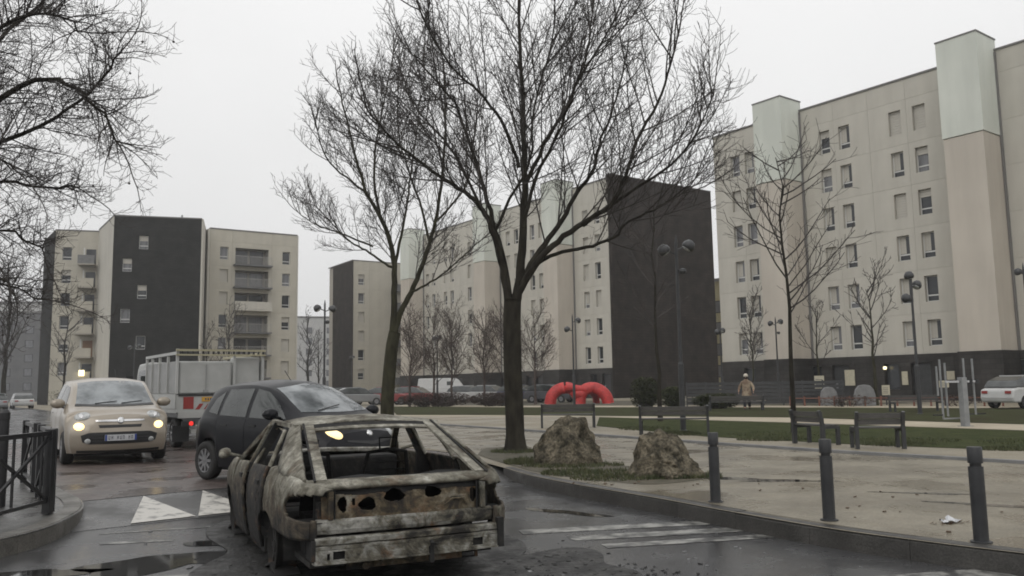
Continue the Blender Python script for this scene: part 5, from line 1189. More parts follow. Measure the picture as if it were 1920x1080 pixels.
# ---------------------------------------------------------------- distant parked cars
def far_car(x, y, rz, paint, label, kind='car', group='cars parked beyond the lawn'):
    r = empty('parked_car' if kind == 'car' else 'parked_van', (x, y, GZ + .012), rz, label, 'car' if kind == 'car' else 'van', group)
    if kind == 'car':
        key = 'car'; L_, W_, H_ = 4.1, .86, 1.46
        lower = [(-2.0, .28), (2.0, .28), (2.06, .6), (1.95, .8), (1.15, .92), (-1.7, .96), (-2.02, .85), (-2.06, .5)]
        cabin = [(1.1, .92), (.35, 1.40), (-.1, 1.46), (-1.1, 1.44), (-1.65, 1.25), (-1.85, .96)]
    else:
        lower = [(-2.5, .3), (2.3, .3), (2.4, .7), (2.2, 1.05), (1.6, 1.2), (-2.5, 1.2)]
        cabin = [(1.6, 1.2), (1.0, 2.0), (.7, 2.15), (-2.4, 2.15), (-2.5, 1.2)]
    MX = Matrix.Rotation(R(90), 4, 'X')
    if (kind, paint) not in FC:
        b = MB(); b.prism(lower, -.86, .86, MX); bm_ = b.mesh('body', M[paint])
        c_ = MB(); P = cabin; vs = []; n = len(P)
        for s_ in (-1, 1):
            for (a, z) in P: vs.append((a, s_ * (.84 - .22 * (z - P[0][1]) / .55 * (.55 if kind == 'car' else .3)), z + .002))
        c_.add(vs, [tuple(range(n)), tuple(range(2 * n - 1, n - 1, -1))] + [(i, (i + 1) % n, n + (i + 1) % n, n + i) for i in range(n)])
        me = c_.mesh('cabin', M['car_glass_dark'] if kind == 'car' else M[paint]); rf = MB()
        zt = cabin[2][1]; rf.box(cabin[3][0] + .05, cabin[2][0] + .2 if kind == 'car' else .7, -.62, .62, zt - .03, zt + .03); FC[(kind, paint)] = (bm_, me, rf.mesh('roof', M[paint]))
        for q_ in FC[(kind, paint)]:
            t_ = bmesh.new(); t_.from_mesh(q_); bmesh.ops.recalc_face_normals(t_, faces=t_.faces[:]); t_.to_mesh(q_); t_.free()
    bo, ca, ro = FC[(kind, paint)]
    link('body', bo, r, bevel=.08); link('cabin', ca, r, bevel=.04); link('roof', ro, r)
    if 'w' not in FC:
        b = MB(); b.lathe([(.18, -.1), (.31, -.1), (.31, .1), (.18, .1)], 14, Matrix.Rotation(R(90), 4, 'X'), closed=True); FC['w'] = b.mesh('wheel', M['rubber'])
        b = MB(); b.lathe([(.18, -.09), (.18, .09)], 12, Matrix.Rotation(R(90), 4, 'X')); FC['r'] = b.mesh('rim', M['rim'])
        b = MB(); b.box(-.03, .03, -.14, .14, -.06, .06); FC['h'] = b.mesh('headlamp', M['lamp_glass']); FC['t'] = b.mesh('tail_lamp', M['red_plain'])
    for x_ in (-1.3, 1.3):
        for s_ in (-.78, .78): w_ = link('wheel', FC['w'], r, (x_, s_, .31)); link('rim', FC['r'], w_, (0, .014 if s_ > 0 else -.014, 0))
    xf, xb = (2.03, -2.05) if kind == 'car' else (2.37, -2.5)
    for s_ in (-.6, .6): link('headlamp', FC['h'], r, (xf, s_, .68)); link('tail_lamp', FC['t'], r, (xb, s_, .74))
    if kind != 'car':
        b = MB(); b.prism([(1.02, 1.25), (1.5, 1.25), (1.02, 1.88), (.6, 1.88), (.6, 1.25)], -.8, .8, MX); b.build('window', M['car_glass_dark'], r, fix=True)
    return r
FC = {}
M['paint_white'] = mat('paint_white', (.52, .52, .51), .35, (.45, .45, .44), scale=1)
M['paint_silver'] = mat('paint_silver', (.28, .285, .29), .3, (.24, .245, .25), scale=1, metal=.4)
M['paint_red'] = mat('paint_red', (.24, .03, .03), .35, (.18, .025, .025), scale=1)
M['paint_grey'] = mat('paint_grey', (.09, .092, .1), .35, (.07, .072, .08), scale=1)
M['paint_blue'] = mat('paint_blue', (.05, .06, .1), .35, (.04, .045, .08), scale=1)
for x, y, rz, p, lab in [(-3.9, 74, -.55, 'paint_white', 'white parked car just left of the big tree trunk'), (-1.9, 72.5, -.55, 'paint_white', 'second white parked car half hidden by the big tree trunk'), (-8.2, 71, -.3, 'paint_red', 'red parked car between forked trunk and white box van'),
        (-10.2, 70.5, -.3, 'paint_red', 'red parked car at the foot of the forked tree trunk'), (-12.8, 70, .4, 'paint_silver', 'silver parked car above the bonnet of the dark hatchback'), (-14.6, 72, .4, 'paint_grey', 'grey parked car left of the silver one over the dark hatchback'),
        (.6, 71, -.5, 'paint_blue', 'dark blue parked car right of the big tree trunk'), (3.0, 68.5, -.5, 'paint_grey', 'grey parked car behind the red climbing sculpture')]:
    far_car(x, y, rz, M and p, lab)
far_car(-6.1, 76, -.45, 'paint_white', 'white box van parked among the reddish trees', 'van')
far_car(-45.5, 74.5, R(125), 'paint_silver', 'silver car far down the street at the left edge', group='cars on the street at the left')
far_car(-47.5, 82, R(125), 'paint_white', 'white car at the left edge above the silver one', group='cars on the street at the left')
far_car(-40.8, 88, R(125), 'paint_grey', 'dark grey parked car behind the mirror of the beige car', group='cars on the street at the left')
far_car(23.6, 38.9, R(20), 'paint_white', 'white car at the right edge behind the fitness frame')

# ---------------------------------------------------------------- the burnt-out car
def burntmat(name, stops, rust, sootz=None, sc=6.5, rough=.85, seed=0.0):
    m = mat(name, (.1, .1, .1), rough); N = m.node_tree; b = N.nodes['Principled BSDF']; t = N.nodes.new('ShaderNodeTexCoord')
    mp = N.nodes.new('ShaderNodeMapping'); mp.inputs['Location'].default_value = (seed, seed * 2, 0); N.links.new(t.outputs['Object'], mp.inputs[0])
    def noise(s, d=12, dist=0):
        n = N.nodes.new('ShaderNodeTexNoise'); n.inputs['Scale'].default_value = s; n.inputs['Detail'].default_value = d; n.inputs['Roughness'].default_value = .68; n.inputs['Distortion'].default_value = dist; N.links.new(mp.outputs[0], n.inputs['Vector']); return n.outputs[0]
    f = noise(sc, dist=.6)
    if sootz:      # soot licked up from the tyres and sills
        sp = N.nodes.new('ShaderNodeSeparateXYZ'); N.links.new(t.outputs['Object'], sp.inputs[0]); r = N.nodes.new('ShaderNodeMapRange'); r.inputs[1].default_value = sootz[0]; r.inputs[2].default_value = sootz[1]; r.inputs[3].default_value = -.30; r.inputs[4].default_value = .04
        N.links.new(sp.outputs[2], r.inputs[0]); a = N.nodes.new('ShaderNodeMath'); a.operation = 'ADD'; N.links.new(f, a.inputs[0]); N.links.new(r.outputs[0], a.inputs[1]); f = a.outputs[0]
    n0 = N.nodes.new('ShaderNodeMapRange'); n0.inputs[1].default_value = .25; n0.inputs[2].default_value = .75; n0.inputs[3].default_value = -.2; n0.inputs[4].default_value = .2; N.links.new(noise(1.5, 3), n0.inputs[0])
    a0 = N.nodes.new('ShaderNodeMath'); a0.operation = 'ADD'; N.links.new(f, a0.inputs[0]); N.links.new(n0.outputs[0], a0.inputs[1]); f = a0.outputs[0]
    cr_ = N.nodes.new('ShaderNodeValToRGB'); N.links.new(f, cr_.inputs[0]); e = cr_.color_ramp.elements
    while len(e) < len(stops): e.new(.5)
    for k, (p_, c_) in enumerate(stops): e[k].position = p_; e[k].color = (*c_, 1)
    x = N.nodes.new('ShaderNodeMix'); x.data_type = 'RGBA'; N.links.new(cr_.outputs[0], x.inputs[6]); x.inputs[7].default_value = (.145, .072, .032, 1)
    r = N.nodes.new('ShaderNodeMapRange'); r.inputs[1].default_value = rust[0]; r.inputs[2].default_value = rust[1]; r.inputs[3].default_value = 0; r.inputs[4].default_value = rust[2]; N.links.new(noise(3.7, 9), r.inputs[0]); N.links.new(r.outputs[0], x.inputs[0])
    # fine scorched mottling
    s2 = N.nodes.new('ShaderNodeMapRange'); s2.inputs[1].default_value = .34; s2.inputs[2].default_value = .6; s2.inputs[3].default_value = .5; s2.inputs[4].default_value = 1.08; N.links.new(noise(24, 10), s2.inputs[0])
    y = N.nodes.new('ShaderNodeMix'); y.data_type = 'RGBA'; y.blend_type = 'MULTIPLY'; y.inputs[0].default_value = .85; N.links.new(x.outputs[2], y.inputs[6]); N.links.new(s2.outputs[0], y.inputs[7])
    N.links.new(y.outputs[2], b.inputs['Base Color'])
    u = N.nodes.new('ShaderNodeBump'); u.inputs['Strength'].default_value = .3; u.inputs['Distance'].default_value = .008; N.links.new(noise(26, 6), u.inputs['Height']); N.links.new(u.outputs[0], b.inputs['Normal'])
    return m
soot, brn, ash, wht = (.013, .012, .011), (.075, .06, .042), (.235, .222, .182), (.40, .388, .335)
M['burnt'] = burntmat('burnt', [(.22, soot), (.38, brn), (.50, (.125, .117, .09)), (.62, ash), (.78, wht)], (.56, .73, .55), sootz=(.36, .86))
M['burnt_pale'] = burntmat('burnt_pale', [(.24, soot), (.35, brn), (.43, (.135, .126, .10)), (.55, ash), (.70, wht)], (.58, .72, .5), seed=3)
M['burnt_dark'] = burntmat('burnt_dark', [(.36, soot), (.50, (.035, .031, .027)), (.60, brn), (.74, ash)], (.56, .7, .7), sootz=(.25, .9), seed=7)
M['burnt_rust'] = burntmat('burnt_rust', [(.36, soot), (.46, (.045, .035, .022)), (.55, (.11, .085, .05)), (.70, ash)], (.47, .63, .7), seed=11)
M['burnt_bar'] = burntmat('burnt_bar', [(.34, (.02, .018, .015)), (.45, (.11, .10, .075)), (.54, (.22, .215, .19)), (.68, (.36, .35, .32))], (.57, .68, .8), seed=15, sc=7)
M['char'] = burntmat('char', [(.4, (.008, .008, .008)), (.6, (.02, .019, .018)), (.75, (.05, .043, .035)), (.85, (.10, .08, .06))], (.6, .72, .6), seed=19)
BX, BY, BA = -1.30, 7.81, R(90 + 26.0)
bc = empty('burnt_car', (BX, BY, .0), BA, 'burnt-out rusty ash grey car wreck without glass, nearest the camera', 'car'); bc.scale = (.97, 1.15, .975)
qb = random.Random(12)
WB = pch([(-1.06, .645), (-1.03, .70), (-.95, .76), (-.8, .79), (-.4, .80), (.4, .82), (2.2, .81), (2.7, .79), (3.0, .72), (3.22, .58)])
ZL = pch([(-1.06, .785), (-.98, .82), (-.85, .852), (-.62, .880), (-.3, .893), (.5, .895), (1.4, .88), (2.0, .86), (2.6, .80), (3.22, .62)])
ARC, RA, ZA, SILL = (0.0, 2.45), .335, .20, .17
def low_sec(x, k=3, top=False):
    zb = SILL if x > 0 else .42
    for a in ARC:
        if abs(x - a) < RA: zb = max(zb, ZA + math.sqrt(RA * RA - (x - a) ** 2))
    zl = max(ZL(x), zb + .06); w = WB(x)
    o = []
    for i in range(25):
        z = zb + (zl - zb) * i / 24
        y = w - .05 * ((.58 - z) / .42) ** 2 if z < .58 else w - .055 * ((z - .58) / max(.05, zl - .58)) ** 2.6
        o.append((y, z))
    if top: o += [(w - .075, zl + .008), (w - .11, zl + .012)]
    return o
def side_grid(x0, x1, s, nx=22, jit=.0012, hole=None, top=False):
    xs = sorted(set([x0 + (x1 - x0) * i / nx for i in range(nx + 1)] + [a + RA * math.cos(math.pi * j / 10) for a in ARC for j in range(11) if x0 < a + RA * math.cos(math.pi * j / 10) < x1]))
    xs = [x for i, x in enumerate(xs) if i == 0 or x - xs[i - 1] > .006]
    G = [[Vector((x, s * (y + qb.gauss(0, jit)), z)) for y, z in low_sec(x, 3, top)] for x in xs]
    b = MB(); b.grid(G)
    if hole:
        keep = []
        for f in b.f:
            c = sum((Vector(b.v[i]) for i in f), Vector()) / len(f)
            if not hole(c): keep.append(f)
        b.f = keep
    return b
tl_hole = lambda c: ((c.x + 1.06) / .36) ** 2.4 + (abs(c.z - .665) / .098) ** 2.4 < 1
for s in (-1, 1):
    b = side_grid(-1.06, .10, s, 74, hole=tl_hole, top=True); o = b.build('quarter_panel', M['burnt'], bc, smooth=True, solid=.02)
    b = side_grid(2.0, 3.22, s, 26); o = b.build('wing', M['burnt'], bc, smooth=True, solid=.02)
    # tail lamp cavity
    b = MB(); P = [(x, s * (WB(x) - .17 - (.02 if x > -.8 else 0))) for x in (-1.04, -.95, -.85, -.74)]
    b.grid([[Vector((x, y, z)) for z in (.53, .65, .79)] for x, y in P]); b.grid([[Vector((x, s * (WB(x) - .03)), ) if False else Vector((x, s * (WB(x) - .02), z)) for x, _ in P] for z in (.545,)] + [[Vector((x, y  , .545)) for x, y in P]])
    b.build('tail_lamp_housing', M['char'], bc, solid=.008)
    b = MB(); b.box(-.99, -.9, s * .60 - .02, s * .60 + .02, .57, .70); b.tube([(-.98, s * .56, .58), (-.96, s * .62, .64), (-.97, s * .57, .71)], .012, 5); b.build('lamp_remains', M['burnt_dark'], bc)
    # doors; the near side pair has sprung open
    rd = side_grid(.125, 1.02, s, 22, .0025); fd = side_grid(1.045, 1.975, s, 22, .0025)
    o = rd.build('rear_door', M['burnt_dark'], bc, smooth=True, solid=.02); o['label'] = 'blackened rear door'
    o2 = fd.build('front_door', M['burnt'], bc, smooth=True, solid=.02)
    if s > 0:
        piv = Vector((1.02, .80, 0)); o.matrix_local = Matrix.Translation(piv) @ Matrix.Rotation(R(-1.0), 4, 'Z') @ Matrix.Rotation(R(2), 4, 'Y') @ Matrix.Translation(-piv + Vector((0, 0, -.02)))
        piv = Vector((1.975, .80, 0)); o2.matrix_local = Matrix.Translation(piv) @ Matrix.Rotation(R(-1.8), 4, 'Z') @ Matrix.Rotation(R(2.0), 4, 'Y') @ Matrix.Translation(-piv + Vector((0, 0, -.03)))
        o2['label'] = 'front door sprung open'
    for d_, x_ in ((o, .25), (o2, 1.16)):
        b = MB(); b.box(x_, x_ + .16, s * .80, s * .83, .73, .77); b.build('handle', M['char'], d_)
        xa, xb_ = (.15, 1.0) if d_ is o else (1.06, 1.95)      # slumped window frames
        b = MB()
        if d_ is o: b.tube([(xa, s * .755, .88), (xa + .10, s * .68, 1.05), (xa + .26, s * .60, 1.20), (xb_ - .1, s * .585, 1.235), (xb_, s * .60, 1.2), (xb_, s * .76, .88)], .017, 6)
        else: b.tube([(xa, s * .755, .88), (xa, s * .60, 1.22), (xa + .22, s * .58, 1.235), (xb_ - .35, s * .64, 1.08), (xb_, s * .745, .88)], .015, 6)
        b.build('window_frame', M['burnt'], d_, smooth=True)
    b = MB(); b.lathe([(.02, -.09), (.035, -.07), (.055, 0), (.04, .05), (.01, .07)], 10, Matrix.Translation((1.82, s * .92, .93)) @ Matrix.Rotation(R(70), 4, 'Y') @ Matrix.Rotation(.4, 4, 'X')); b.bar((1.85, s * .76, .88), (1.83, s * .88, .92), .05, .03); b.build('mirror_stump', M['burnt_pale'], bc, smooth=True)
    # sill, pillars
    b = MB(); b.box(.30, 2.15, s * .735 - .04, s * .735 + .04, .13, .26); b.build('sill', M['burnt_dark'], bc)
    b = MB(); b.bar((1.0, s * .57, 1.25), (1.06, s * .74, .86), .08, .035, up=(1, 0, 0)); b.bar((1.06, s * .74, .88), (1.04, s * .74, .2), .12, .05, up=(1, 0, 0)); b.build('b_pillar', M['char'], bc); 
    b = MB(); b.bar((1.24, s * .56, 1.265), (2.02, s * .715, .87), .055, .05); b.build('a_pillar', M['burnt'], bc)
    # broad rear pillar
    T0, T1, B1, B0 = Vector((.34, s * .585, 1.225)), Vector((.10, s * .55, 1.26)), Vector((-.93, s * .690, .852)), Vector((-.24, s * .762, .888))
    G = []
    for i in range(9):
        t = i / 8; a, c_ = T0.lerp(B0, t), T1.lerp(B1, t); row = []
        for j in range(5): p = a.lerp(c_, j / 4); p.y += s * (.022 * math.sin(math.pi * j / 4) + .012 * math.sin(math.pi * t)) + qb.gauss(0, .002); row.append(p)
        G.append(row)
    b = MB(); b.grid(G); b.build('c_pillar', M['burnt_pale'], bc, smooth=True, solid=.025)
    b = MB(); b.bar((1.24, s * .57, 1.262), (.10, s * .562, 1.252), .05, .04); b.build('roof_rail', M['burnt_pale'], bc)
    # rear screen frame: outer channel and inner flange
    b = MB(); b.bar((.115, s * .525, 1.272), (-.95, s * .635, .856), .014, .02); b.build('screen_channel', M['char'], bc)
    b = MB(); b.bar((.12, s * .485, 1.262), (-.92, s * .585, .856), .075, .022, up=(.4, 0, 1)); b.build('screen_frame', M['burnt_pale'], bc)
# roof, buckled by heat
G = []
for i in range(19):
    x = .09 + 1.17 * i / 18; row = []
    for j in range(21):
        u = -1 + 2 * j / 20; z = pch([(.09, 1.285), (.35, 1.318), (.75, 1.325), (1.1, 1.31), (1.26, 1.285)])(x) - .055 * abs(u) ** 2.4 + .012 * math.sin(5 * x + 2 * u) * math.cos(3 * u) + qb.gauss(0, .0015)
        row.append(Vector((x, u * .565, z)))
    G.append(row)
b = MB(); b.grid(G); b.build('roof', M['burnt_pale'], bc, smooth=True, solid=.018)
b = MB(); b.grid([[Vector((.10 - .05 * k, -.53 + 1.06 * j / 12, 1.277 - .032 * k - .025 * abs(-1 + j / 6) ** 2.4)) for j in range(13)] for k in range(2)]); b.build('screen_header', M['char'], bc, solid=.02)
b = MB(); b.grid([[Vector((.035 - .04 * k, -.49 + .98 * j / 12, 1.246 - .022 * k - .022 * abs(-1 + j / 6) ** 2.4)) for j in range(13)] for k in range(2)]); b.build('screen_frame', M['burnt_pale'], bc, solid=.02)
# tailgate lip
def sweep(prof, y0, y1, n=24, bow=.06, jit=.0012):
    return [[Vector((x + bow * (abs(-1 + 2 * j / n)) ** 2.2 * .8, y0 + (y1 - y0) * j / n, z + qb.gauss(0, jit))) for j in range(n + 1)] for x, z in prof]
b = MB(); b.grid(sweep([(-.87, .85), (-.91, .857), (-.96, .851), (-1.01, .836), (-1.04, .822), (-1.05, .812), (-1.045, .803), (-1.02, .798)], -.655, .655)); b.build('tailgate_lip', M['burnt'], bc, smooth=True, solid=.018)
# pierced inner tail panel
z_h = lambda t: t ** 2.5
holes = [(.46, .675, .035, .07), (.29, .665, .07, .058), (.10, .72, .085, .058), (-.185, .725, .075, .05), (-.50, .68, .035, .07), (-.36, .66, .05, .018), (.385, .69, .015, .035)]
ny, nz_ = 170, 40; G = [[Vector((-1.045 + .045 * (z_h(j / nz_)) + .008 * math.sin(9 * (y_ := -.6 + 1.2 * i / ny)) * math.sin(14 * (z_ := .555 + .247 * j / nz_)) + .05 * abs(y_ / .62) ** 2.2 + qb.gauss(0, .0007), y_, z_)) for j in range(nz_ + 1)] for i in range(ny + 1)]
for nm_, mm_, za, zb in (('inner_tail_panel', 'burnt_rust', 0, .745), ('upper_tail_panel', 'char', .745, 2)):
    b = MB(); b.grid(G); keep = []
    for f in b.f:
        c = sum((Vector(b.v[i]) for i in f), Vector()) / 4
        if not za <= c.z + .006 * math.sin(23 * c.y) < zb: continue
        hit = False
        for k, (hy, hz, ha, hb) in enumerate(holes):
            dy, dz = c.y - hy, c.z - hz; t = math.atan2(dz / hb, dy / ha)
            # ragged, partly three cornered cut-outs
            rr = 1 + .09 * math.sin(3 * t + 1.2 + k) + .03 * math.sin(7 * t + 2 * k)
            if (dy / ha) ** 2 + (dz / hb) ** 2 < .74 * rr * rr: hit = True
        if not hit: keep.append(f)
    b.f = keep; b.build(nm_, M[mm_], bc, smooth=True, solid=.012)
for y_ in (.545, -.565):
    b = MB(); b.box(-1.052, -.99, y_ - .018, y_ + .018, .565, .785); b.build('panel_rib', M['burnt_bar'] if y_ < 0 else M['burnt_rust'], bc, bevel=.006)
b = MB(); b.tube([(-1.04, -.25, .60), (-1.04, -.33, .66), (-1.035, -.42, .66), (-1.04, -.44, .60)], .01, 5); b.build('wiring_loop', M['burnt_rust'], bc)
# pale valance under the tail panel
b = MB(); b.grid(sweep([(-1.03, .562), (-1.065, .562), (-1.075, .55), (-1.08, .52), (-1.08, .49), (-1.07, .465), (-1.03, .455)], -.635, .635, 30, .06, .0015)); b.build('tail_valance', M['burnt_bar'], bc, smooth=False, solid=.014)
for s in (-1, 1):
    b = MB(); b.grid([[Vector((-1.06 + .26 * i / 6, s * (WB(-1.04 + .26 * i / 6) + .004), z)) for z in (.44, .50, .555)] for i in range(7)]); b.build('valance_end', M['burnt'], bc, solid=.008)
# bumper beam: ribbed upper flange, flat lower plate, square holes
b = MB(); b.grid(sweep([(-1.0, .425), (-1.09, .43), (-1.105, .42), (-1.105, .39), (-1.085, .382), (-1.085, .372), (-1.11, .365), (-1.11, .352), (-1.08, .345)], -.655, .655, 30, .03, .0015)); b.build('bumper_flange', M['burnt_bar'], bc, solid=.012)
ny, nz_ = 66, 8; G = [[Vector((-1.115 + .03 * abs(y_ / .66) ** 2.2 * .8 + qb.gauss(0, .001), y_, z_)) for j in range(nz_ + 1) for z_ in (.245 + .1 * j / nz_,)] for i in range(ny + 1) for y_ in (-.66 + 1.32 * i / ny,)]
b = MB(); b.grid(G); keep = []
for f in b.f:
    c = sum((Vector(b.v[i]) for i in f), Vector()) / 4
    if not ((abs(abs(c.y) - .50) < .033 and abs(c.z - .30) < .028) or (abs(c.y - .575) < .014 and abs(c.z - .295) < .022)): keep.append(f)
b.f = keep; b.build('bumper_beam', M['burnt_bar'], bc, solid=.014)
b = MB(); b.grid(sweep([(-1.14, .246), (-1.02, .238)], -.66, .66, 20, .03)); b.build('beam_lip', M['burnt_bar'], bc, solid=.012)
b = MB(); b.box(-1.07, -1.0, -.62, .62, .25, .43); b.build('beam_cavity', M['char'], bc)
b = MB(); b.box(-1.12, -.9, -.70, -.655, .24, .48); b.build('beam_bracket', M['char'], bc); b = MB(); b.box(-1.10, -.9, .655, .68, .27, .42); b.build('beam_bracket', M['char'], bc)
b = MB(); b.box(-1.15, -1.11, -.155, -.125, .18, .31); b.tube([(-1.15, -.14, .31), (-1.165, -.14, .335), (-1.13, -.14, .345)], .016, 6); b.build('tow_eye', M['char'], bc)
b = MB(); b.box(-.98, -.92, -.42, .42, .16, .215); b.tube([(-1.05, .3, .19), (-.3, .3, .22)], .03, 8); b.build('under_pipe', M['burnt_rust'], bc)
b = MB(); b.bar((-1.05, -.50, .24), (-1.05, -.505, .17), .02); b.bar((-1.1, .22, .24), (-1.09, .20, .19), .03, .01); b.build('hanging_strap', M['burnt_rust'], bc)
# inside
b = MB(); b.box(-.95, 2.6, -.66, .66, .19, .23); b.box(-.95, -.55, -.6, .6, .23, .30); b.box(-.55, -.30, -.62, .62, .23, .55); b.build('floor_pan', M['char'], bc)
b = MB(); b.grid([[Vector((-.86 + .6 * i, y_, .80 + .02 * math.sin(9 * y_))) for y_ in [-.62 + 1.24 * j / 8 for j in range(9)]] for i in range(2)]); b.grid([[Vector((-.26 + .14 * i, y_, .80 - .4 * i)) for y_ in (-.6, 0, .6)] for i in range(2)]); b.build('parcel_shelf_frame', M['char'], bc, solid=.02)
b = MB(); b.box(1.70, 2.05, -.68, .68, .55, .84); b.box(1.6, 1.75, .1, .62, .72, .90); b.build('dashboard', M['char'], bc, bevel=.03)
b = MB(); b.tube([(1.98, -.68, .875), (2.02, 0, .90), (1.98, .68, .875)], .03, 6); b.build('scuttle', M['burnt_bar'], bc)
b = MB(); b.tube([Vector((1.50 + .06 * math.sin(t), .34 + .18 * math.cos(t), .84 + .17 * math.sin(t))) for t in [2 * math.pi * i / 20 for i in range(20)]], .011, 6, loop=True); b.bar((1.5, .34, .84), (1.72, .34, .78), .03); b.build('steering_wheel', M['char'], bc)
for s in (-1, 1):
    x0 = .95; b = MB(); y0 = s * .35
    b.tube([(x0 + .12, y0 - .22, .34), (x0 - .02, y0 - .21, .7), (x0 - .10, y0 - .17, .93), (x0 - .12, y0, .96), (x0 - .10, y0 + .17, .93), (x0 - .02, y0 + .21, .7), (x0 + .12, y0 + .22, .34)], .02, 6)
    for k in range(6): z = .42 + .08 * k; b.tube([(x0 + .09 - .03 * k, y0 - .21, z), (x0 + .05 - .03 * k, y0, z + .01), (x0 + .09 - .03 * k, y0 + .21, z)], .006, 4)
    b.box(x0 + .05, x0 + .55, y0 - .22, y0 + .22, .34, .40); b.build('seat_frame', M['char'], bc)
    b = MB(); b.tube([(x0 - .11, y0 - .07, .95), (x0 - .13, y0 - .08, 1.08), (x0 - .13, y0 + .08, 1.08), (x0 - .11, y0 + .07, .95)], .009, 5); b.build('headrest_frame', M['char'], bc)
# bonnet and nose
b = MB(); b.grid([[Vector((x, u * (WB(x) - .06), pch([(2.0, .885), (2.5, .845), (2.95, .76), (3.2, .64)])(x) - .02 * abs(u) ** 2 + qb.gauss(0, .003))) for u in [-1 + j / 6 for j in range(13)]] for x in [2.03 + 1.17 * i / 12 for i in range(13)]]); b.build('bonnet', M['burnt'], bc, smooth=True, solid=.015)
b = MB(); b.box(3.1, 3.2, -.56, .56, .28, .6); b.box(2.1, 3.1, -.45, .45, .3, .7); b.build('engine_bay', M['char'], bc)
# wheel houses
for x_ in ARC:
    for s in (-1, 1):
        b = MB(); b.grid([[Vector((x_ + .36 * math.cos(t), s * y_, .16 + .38 * math.sin(t))) for t in [math.pi * i / 12 for i in range(13)]] for y_ in (.74, .42)]); b.grid([[Vector((x_ + k * .36 * math.cos(t), s * .42, .16 + k * .38 * math.sin(t))) for t in [math.pi * i / 12 for i in range(13)]] for k in (1, 0)])
        b.build('wheel_house', M['char'], bc)
# bare rims on the ground
for x_ in ARC:
    for s in (-1, 1):
        Mx = Matrix.Translation((x_, s * .69, .225)) @ Matrix.Rotation(-s * math.pi / 2, 4, 'X')
        b = MB(); b.lathe([(.205, -.08), (.222, -.075), (.20, -.055), (.185, 0), (.20, .055), (.222, .075), (.205, .08), (.17, .02)], 24, Mx); w_ = b.build('rim', M['burnt_dark'], bc, smooth=True, fix=True)
        b = MB()
        for i in range(8):
            a = 2 * math.pi * i / 8; b.bar(Mx @ Vector((.04 * math.cos(a), .04 * math.sin(a), .05)), Mx @ Vector((.19 * math.cos(a), .19 * math.sin(a), .045)), .045, .012, up=(0, 1, 0))
        b.lathe([(.06, .04), (.05, .065), (.01, .07)], 12, Mx); b.build('spoke', M['burnt_dark'], w_)
        b = MB(); b.grid([[Vector((x_ + .27 * math.cos(t) * k, s * .69 + s * (.09 - .18 * j), .012 + .05 * (1 - abs(math.cos(t))) * (k > .9) + .02 * math.sin(7 * t) ** 2)) for j in range(2)] for k in (1.0,) for t in [math.pi * i / 8 for i in range(9)]]); b.build('tyre_remains', M['char'], bc, solid=.02)
b = MB(); b.tube([(0, -.66, .225), (0, .66, .225)], .045, 8); b.build('axle', M['char'], bc)

# ================================================================== PERSON
def skin_body(name, pts, edges, rad, m, parent, sub=2):
    me = bpy.data.meshes.new(name); me.from_pydata(pts, edges, []); me.materials.append(m); o = link(name, me, parent)
    md = o.modifiers.new('skin', 'SKIN'); md.use_smooth_shade = True
    if not me.skin_vertices: me.skin_vertices.new() if hasattr(me.skin_vertices, 'new') else None
    for i, r_ in enumerate(rad): me.skin_vertices[0].data[i].radius = (r_, r_) if not isinstance(r_, tuple) else r_
    me.skin_vertices[0].data[0].use_root = True
    s_ = o.modifiers.new('sub', 'SUBSURF'); s_.levels = sub; s_.render_levels = sub; return o
M['skin'] = mat('skin', (.42, .26, .18), .6); M['coat'] = mat('coat', (.33, .27, .19), .9, (.16, .105, .07), scale=3.5, lo=.42, hi=.58); M['trousers'] = mat('trousers', (.02, .02, .025), .85)
M['hat'] = mat('hat', (.55, .50, .42), .9); M['bagm'] = mat('bagm', (.10, .06, .045), .7); M['hair'] = mat('hair', (.03, .02, .015), .8)
pr = empty('person', (11.95, 43.6, GZ + .012), R(-20), 'person in a brown and beige coat and pale hat walking along the light path', 'person')
#      pelvis 0, chest.. ; y is the walking axis here (faces -y, towards the camera), stride along y
P = [(0, 0, .93), (0, -.01, 1.12), (0, -.02, 1.32), (0, -.03, 1.43), (0, -.05, 1.52), (0, -.06, 1.63), (0, -.055, 1.70),
     (-.09, -.01, .88), (-.10, -.13, .50), (-.10, -.20, .09), (-.10, -.31, .04), (.09, .01, .88), (.10, .05, .50), (.10, .26, .12), (.10, .19, .04),
     (-.17, -.02, 1.39), (-.32, .03, 1.15), (-.38, -.06, .95), (-.39, -.10, .87), (.17, -.02, 1.39), (.33, -.06, 1.15), (.36, -.20, .97), (.36, -.25, .91)]
E_ = [(0, 1), (1, 2), (2, 3), (3, 4), (4, 5), (5, 6), (0, 7), (7, 8), (8, 9), (9, 10), (0, 11), (11, 12), (12, 13), (13, 14), (3, 15), (15, 16), (16, 17), (17, 18), (3, 19), (19, 20), (20, 21), (21, 22)]
Rr = [(.15, .11), (.15, .11), (.16, .115), (.12, .09), .05, .088, .07, .085, .06, .045, .035, .085, .06, .045, .035, .06, .045, .035, .03, .06, .045, .035, .03]
skin_body('body', P, E_, Rr, M['skin'], pr)
def limbs(name, pts, rad, m): b = MB(); b.tube([Vector(p) for p in smooth_line(pts, 4)], [v for a, c in zip(rad, rad[1:]) for v in [a + (c - a) * k / 4 for k in range(4)]] + [rad[-1]], 12); return b.build(name, m, pr, smooth=True)
limbs('trousers', [(-.09, -.01, .92), (-.10, -.13, .5), (-.10, -.20, .12)], [.115, .085, .07], M['trousers']); limbs('trousers', [(.09, .01, .92), (.10, .05, .5), (.10, .25, .15)], [.115, .085, .07], M['trousers'])
